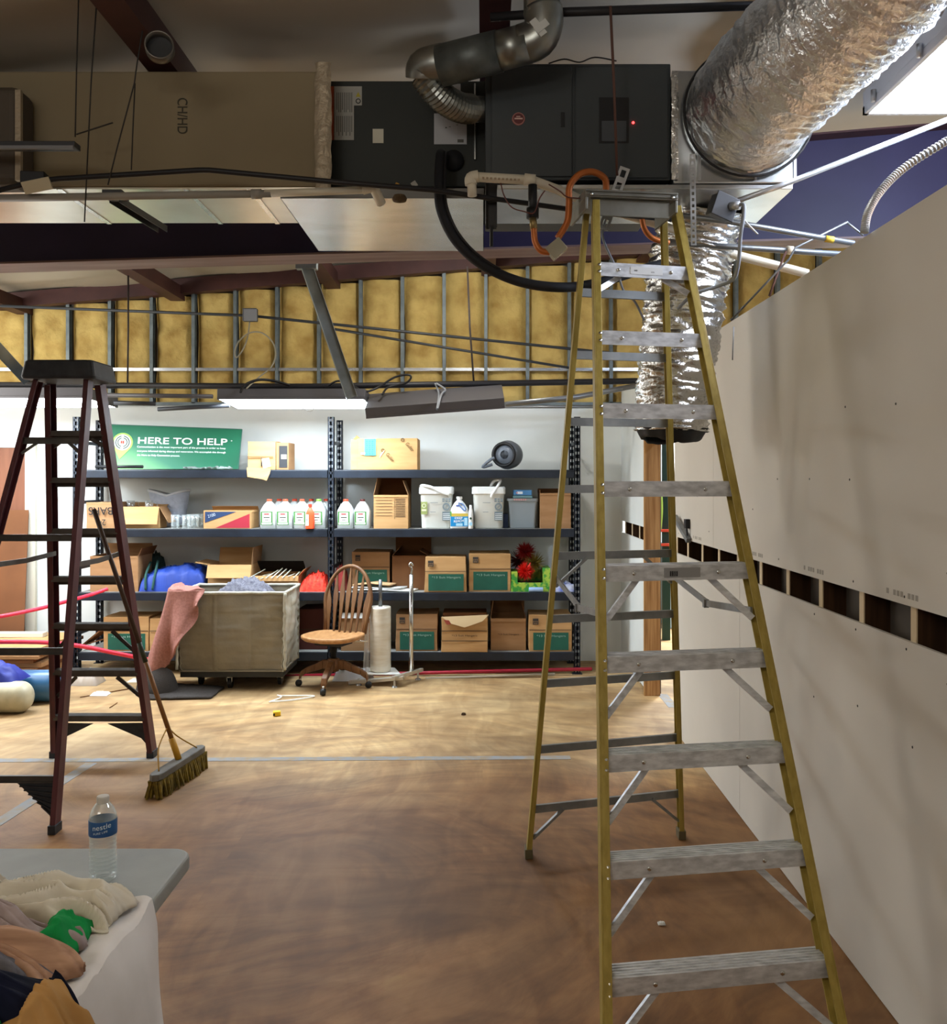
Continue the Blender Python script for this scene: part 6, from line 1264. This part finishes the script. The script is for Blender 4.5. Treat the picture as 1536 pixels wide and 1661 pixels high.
tag(MB().box(2.2, 11, 0, 3.4, 11.8, 1.0).build('blue_carton', mat('pale blue carton', '#9db6c2', .7), bevel=.01), 'pale blue carton in the bright room beyond the opening', 'box')
t = thing('wall_hook', P(1113, 870, 6.05), 'small black clip and stick by the open strip near the door end', 'hook')
MB().box(XR-.03, 6.04, ZP(857, 6.08), XR-.001, 6.10, ZP(842, 6.08)).build('clip', M_black, t, bevel=.002); MB().bar(V((XR-.02, 6.0, 1.38)), V((XR-.03, 6.38, 1.52)), .03, .03).build('stick', M_alu_dk, t); MB().tube([V((XR-.02, 6.06, 1.48)), V((XR-.02, 6.04, 1.40))], .006, 6).build('wire', M_black, t)
# ================================================================== tables in the foreground
TZ = .74
t = thing('folding_table', (-1.2, 1.7, 0), 'long grey plastic folding table at lower left carrying the bottle and cloth', 'table')
mb = MB(); xr = -.812; xl = -1.58; pr = []
for (cx_, cy_, a0) in ((xr-.06, 2.61-.06, 0), (xl+.06, 2.61-.06, 90), (xl+.06, .9, 180), (xr-.06, .9, 270)):
    pr += [V((cx_+.06*math.cos(math.radians(a0+15*k)), cy_+.06*math.sin(math.radians(a0+15*k)), TZ-.045)) for k in range(7)]
mb.prism(pr, (0, 0, .045)); mb.build('table_top', M_table, t, bevel=.010, segs=3)
for x, y in ((-.95, 2.45), (-.95, 1.0), (-1.45, 2.45), (-1.45, 1.0)): MB().tube([V((x, y, .0)), V((x, y, TZ-.045))], .014, 10).build('leg', M_galv, t, smooth=True)
MB().box(-1.45, 2.44, .68, -.95, 2.46, .695).build('leg_rail', M_galv, t); MB().box(-1.45, .99, .68, -.95, 1.01, .695).build('leg_rail', M_galv, t)
t = thing('table_cloth', (-1.2, 1.6, TZ), 'wrinkled white cloth covering the near end of the grey folding table', 'tablecloth')
TC = TZ+.003
def cl_z(u, y): x = -1.6+(xr+.004+1.6)*u; e = max(0, u-.72)*3.5; return TC+.004+.022*abs(nz(y*11+x*4, x*3+y))*(.25+e)+.006*nz(y*22, x*5)*e
def cl_top(u, v): y = .9+1.36*v; u2 = min(1, u); return V((-1.6+(xr+.004+1.6)*u, y, cl_z(u, y)-.010*max(0, (u-.97)/.03)**2))
def cl_side(u, v):
    y = .9+1.36*u; d = v; wv = .065*math.sin(y*13+.8*nz(y*2, 1)*4)*d**.8+.03*nz(y*4, d*2)*d
    return V((xr+.004+.014*math.sin(min(1, d*8)*1.57)+.06*d+wv, y+.03*d*u, cl_z(1, y)-.010-.70*d))
def cl_back(u, v):
    x = -1.6+(xr+.008+1.6)*u; return V((x, 2.262+.012*math.sin(x*18)*v+.03*v, TC+.012-.010*v))
MB().grid(cl_top, 120, 60).build('top_cover', M_cloth_w, t, smooth=True)
MB().grid(cl_side, 90, 24).build('side_fall', M_cloth_w, t, smooth=True)
# crumpled garments
def garment(name, label, cx_, cy_, sx, sy, h, z0, m, seed, yaw=0., n=70, fold=.03, ff=3.0, fine=.1):
    R_ = rotz(yaw); c = V((cx_, cy_, z0))
    def fn(u, v):
        a, b = 2*u-1, 2*v-1; r = math.sqrt(a*a+b*b)
        k = 1+.25*nz(a*1.4, b*1.4, seed)+.08*nz(a*4, b*4, seed)
        e = max(0, 1-max(abs(a), abs(b))**5)**.5
        wx, wy = a+.5*nz(a*1.2, b*1.2, seed+2), b+.5*nz(a*1.2, b*1.2, seed+6)
        rid = 1-2*min(1, 1.6*abs(nz(wx*ff*.55, wy*ff*1.25, seed)))
        z = e*(h*(.45+.55*math.exp(-1.0*r*r)+.3*nz(a*1.1, b*1.1, seed+8))+fold*rid+fold*fine*nz(wx*5, wy*9, seed))
        p = c+R_ @ V((a*sx*k, b*sy*k, 0)); over = max(0, p.x-xr+.01)
        return p+V((0, 0, max(.006, z)-over*.9+(.02 if over else 0)))
    return tag(MB().grid(fn, n, n).build(name, m, smooth=True, solid=.004), label, 'garment')
z1 = TC+.012
garment('cream_towel', 'warm cream towel bunched up at the left edge of the garment pile', -1.27, 2.15, .13, .10, .11, z1, mat('warm cream cotton', '#b9ae9c', .95, var='#a89d8b', vs=6, spec=.1), 5, .3, fold=.035, ff=2.0)
garment('cream_shirt', 'cream shirt crumpled at the back of the pile beside the bottle', -1.03, 2.17, .19, .075, .055, z1, M_cream, 3, -.05, fold=.035, ff=2.0)
garment('taupe_sweater', 'taupe knit sweater folded in front of the cream shirt', -1.09, 2.02, .20, .075, .095, z1, M_taupe, 7, -.3, fold=.022, ff=1.6)
garment('green_shirt', 'green shirt peeking out beside the taupe sweater', -.925, 2.0, .045, .10, .065, z1, M_green_cl, 9, .05, fold=.012, ff=1.5)
garment('peach_shirt', 'peach striped shirt layered below the taupe sweater', -1.05, 1.925, .20, .06, .085, z1, M_peach, 11, -.2, fold=.008, ff=1.5)
garment('grey_sweater', 'dark grey ribbed sweater across the garment pile', -1.07, 1.845, .17, .07, .095, z1, M_greyk, 13, -.25, fold=.014, ff=1.6)
garment('black_trousers', 'black navy garment at the front of the pile', -.99, 1.74, .19, .065, .115, z1, M_blk_cl, 15, -.12, fold=.012, ff=1.4)
garment('tan_shirt', 'tan garment spilling over the cloth edge at the front of the pile', -.80, 1.70, .10, .085, .075, z1, M_tan_cl, 17, -.5, fold=.014, ff=1.6)
garment('green_towel', 'small bright green cloth at the bottom of the pile', -.93, 1.645, .08, .03, .09, z1, M_green_cl, 19, 0, fold=.010, ff=1.5)
garment('brown_shirt', 'brown cloth at the lower left corner of the pile', -1.08, 1.63, .10, .045, .10, z1, mat('brown cloth', '#7d6044', .95), 21, 0, fold=.012, ff=1.5)
# water bottle
t = thing('water_bottle', (XP(167, 2.4), 2.4, TZ), 'clear plastic water bottle with a blue label on the grey table', 'bottle'); c = V((XP(167, 2.4), 2.4, TZ+.001))
prof = [(.018,.006),(.026,0),(.032,.004),(.034,.014)]
for k in range(9): prof += [(.034,.018+k*.0105),(.0305,.0225+k*.0105),(.034,.027+k*.0105)]
prof += [(.0345,.118),(.0345,.163),(.033,.172),(.027,.186),(.018,.198),(.0135,.203),(.0135,.206)]
inner = [(r-.0012, z) for r, z in prof[3:]][::-1]
MB().lathe(prof+inner+[(.02, .012)], c, 32, caps=False).build('bottle_body', M_pet, t, smooth=True)
MB().lathe([(.0348,.120),(.0352,.121),(.0352,.158),(.0348,.159)], c, 32, caps=False).build('label', mat('bottle label blue', '#1d3f86', .45, var='#1c5a6c', vs=3), t, smooth=True)
cap_ = MB().lathe([(.0155,.200),(.0158,.214),(.0145,.217),(0,.217)], c, 24).build('cap', mat('white bottle cap', '#b9b3a8', .5), t, smooth=False)
R_ = .0358
def wrap_text(body, z, h, a0, a1, m):
    o = text(body, 'lettering', (0,0,0), (1,0,0), (0,0,1), 1, 1, m, t, align='LEFT')
    off = OFF[t.name]
    for vv in o.data.vertices:
        p = vv.co+off; a = a0+(a1-a0)*p.x; vv.co = c+V((R_*math.sin(a), -R_*math.cos(a), z+h*p.z+.006*p.x))-off
wrap_text('nestle', .138, .013, -.35, .95, M_white_pr)
wrap_text('PURE LIFE', .127, .005, -.3, .7, M_white_pr)
# ================================================================== light: area lights and point fills added out of view
def area(loc, rot, sx, sy, e, col=(1,1,1)):
    l = bpy.data.lights.new('added_area_light', 'AREA'); l.shape = 'RECTANGLE'; l.energy = e; l.size = sx; l.size_y = sy; l.color = col
    o = bpy.data.objects.new('added_area_light', l); COL.objects.link(o); o.location = loc; o.rotation_euler = [math.radians(a) for a in rot]
area((-2.6, -1.2, 3.1), (35, 0, 0), 1.2, .6, 12, (1, .95, .88))       # warm area fill added behind the viewer for an assumed unseen lamp
area((3.4, 11, 3.6), (0, 0, 0), 1.2, 1.2, 260, (.95, .98, 1))         # added area lamp standing in for daylight in the room beyond
area((-.8, .4, 2.95), (180, 0, 0), 1.0, 1.0, 42, (1, .95, .88))          # unseen uplight added behind the viewer to brighten the ceiling
def bulb(loc, r, e, col):
    l = bpy.data.lights.new('added_fill', 'POINT'); l.energy = e; l.shadow_soft_size = r; l.color = col
    o = bpy.data.objects.new('added_fill', l); COL.objects.link(o); o.location = loc
bulb((2.9, 3.9, 3.45),   .12, 95, (.64, .76, 1))                        # bluish fill added to light the rafter web
bulb((-5.2, 6.6, 2.75), 1.1, 185, (1, .98, .94))                         # soft fill added out of view at left for insulation and ceiling
bulb((2.8, 7.2, 3.3), .15, 8, (1, .98, .95))                          # weak fill added behind the partition for the insulation at right
bulb((-.2, 7.0, 3.62), .12, 42, (1, .97, .92))                         # fill hidden behind the rafter, added to brighten insulation and ceiling
bulb((-1.6, -1.5, 3.35), .3, 34, (1, .95, .88))                         # fill added behind the viewer to lighten the ceiling
w = bpy.data.worlds.new('room_air'); sc.world = w; w.use_nodes = True; w.node_tree.nodes['Background'].inputs[0].default_value = (.9, .95, 1, 1); w.node_tree.nodes['Background'].inputs[1].default_value = .05
sc.cycles.max_bounces = 8; sc.cycles.diffuse_bounces = 5; sc.cycles.use_denoising = True; sc.cycles.sample_clamp_indirect = 8
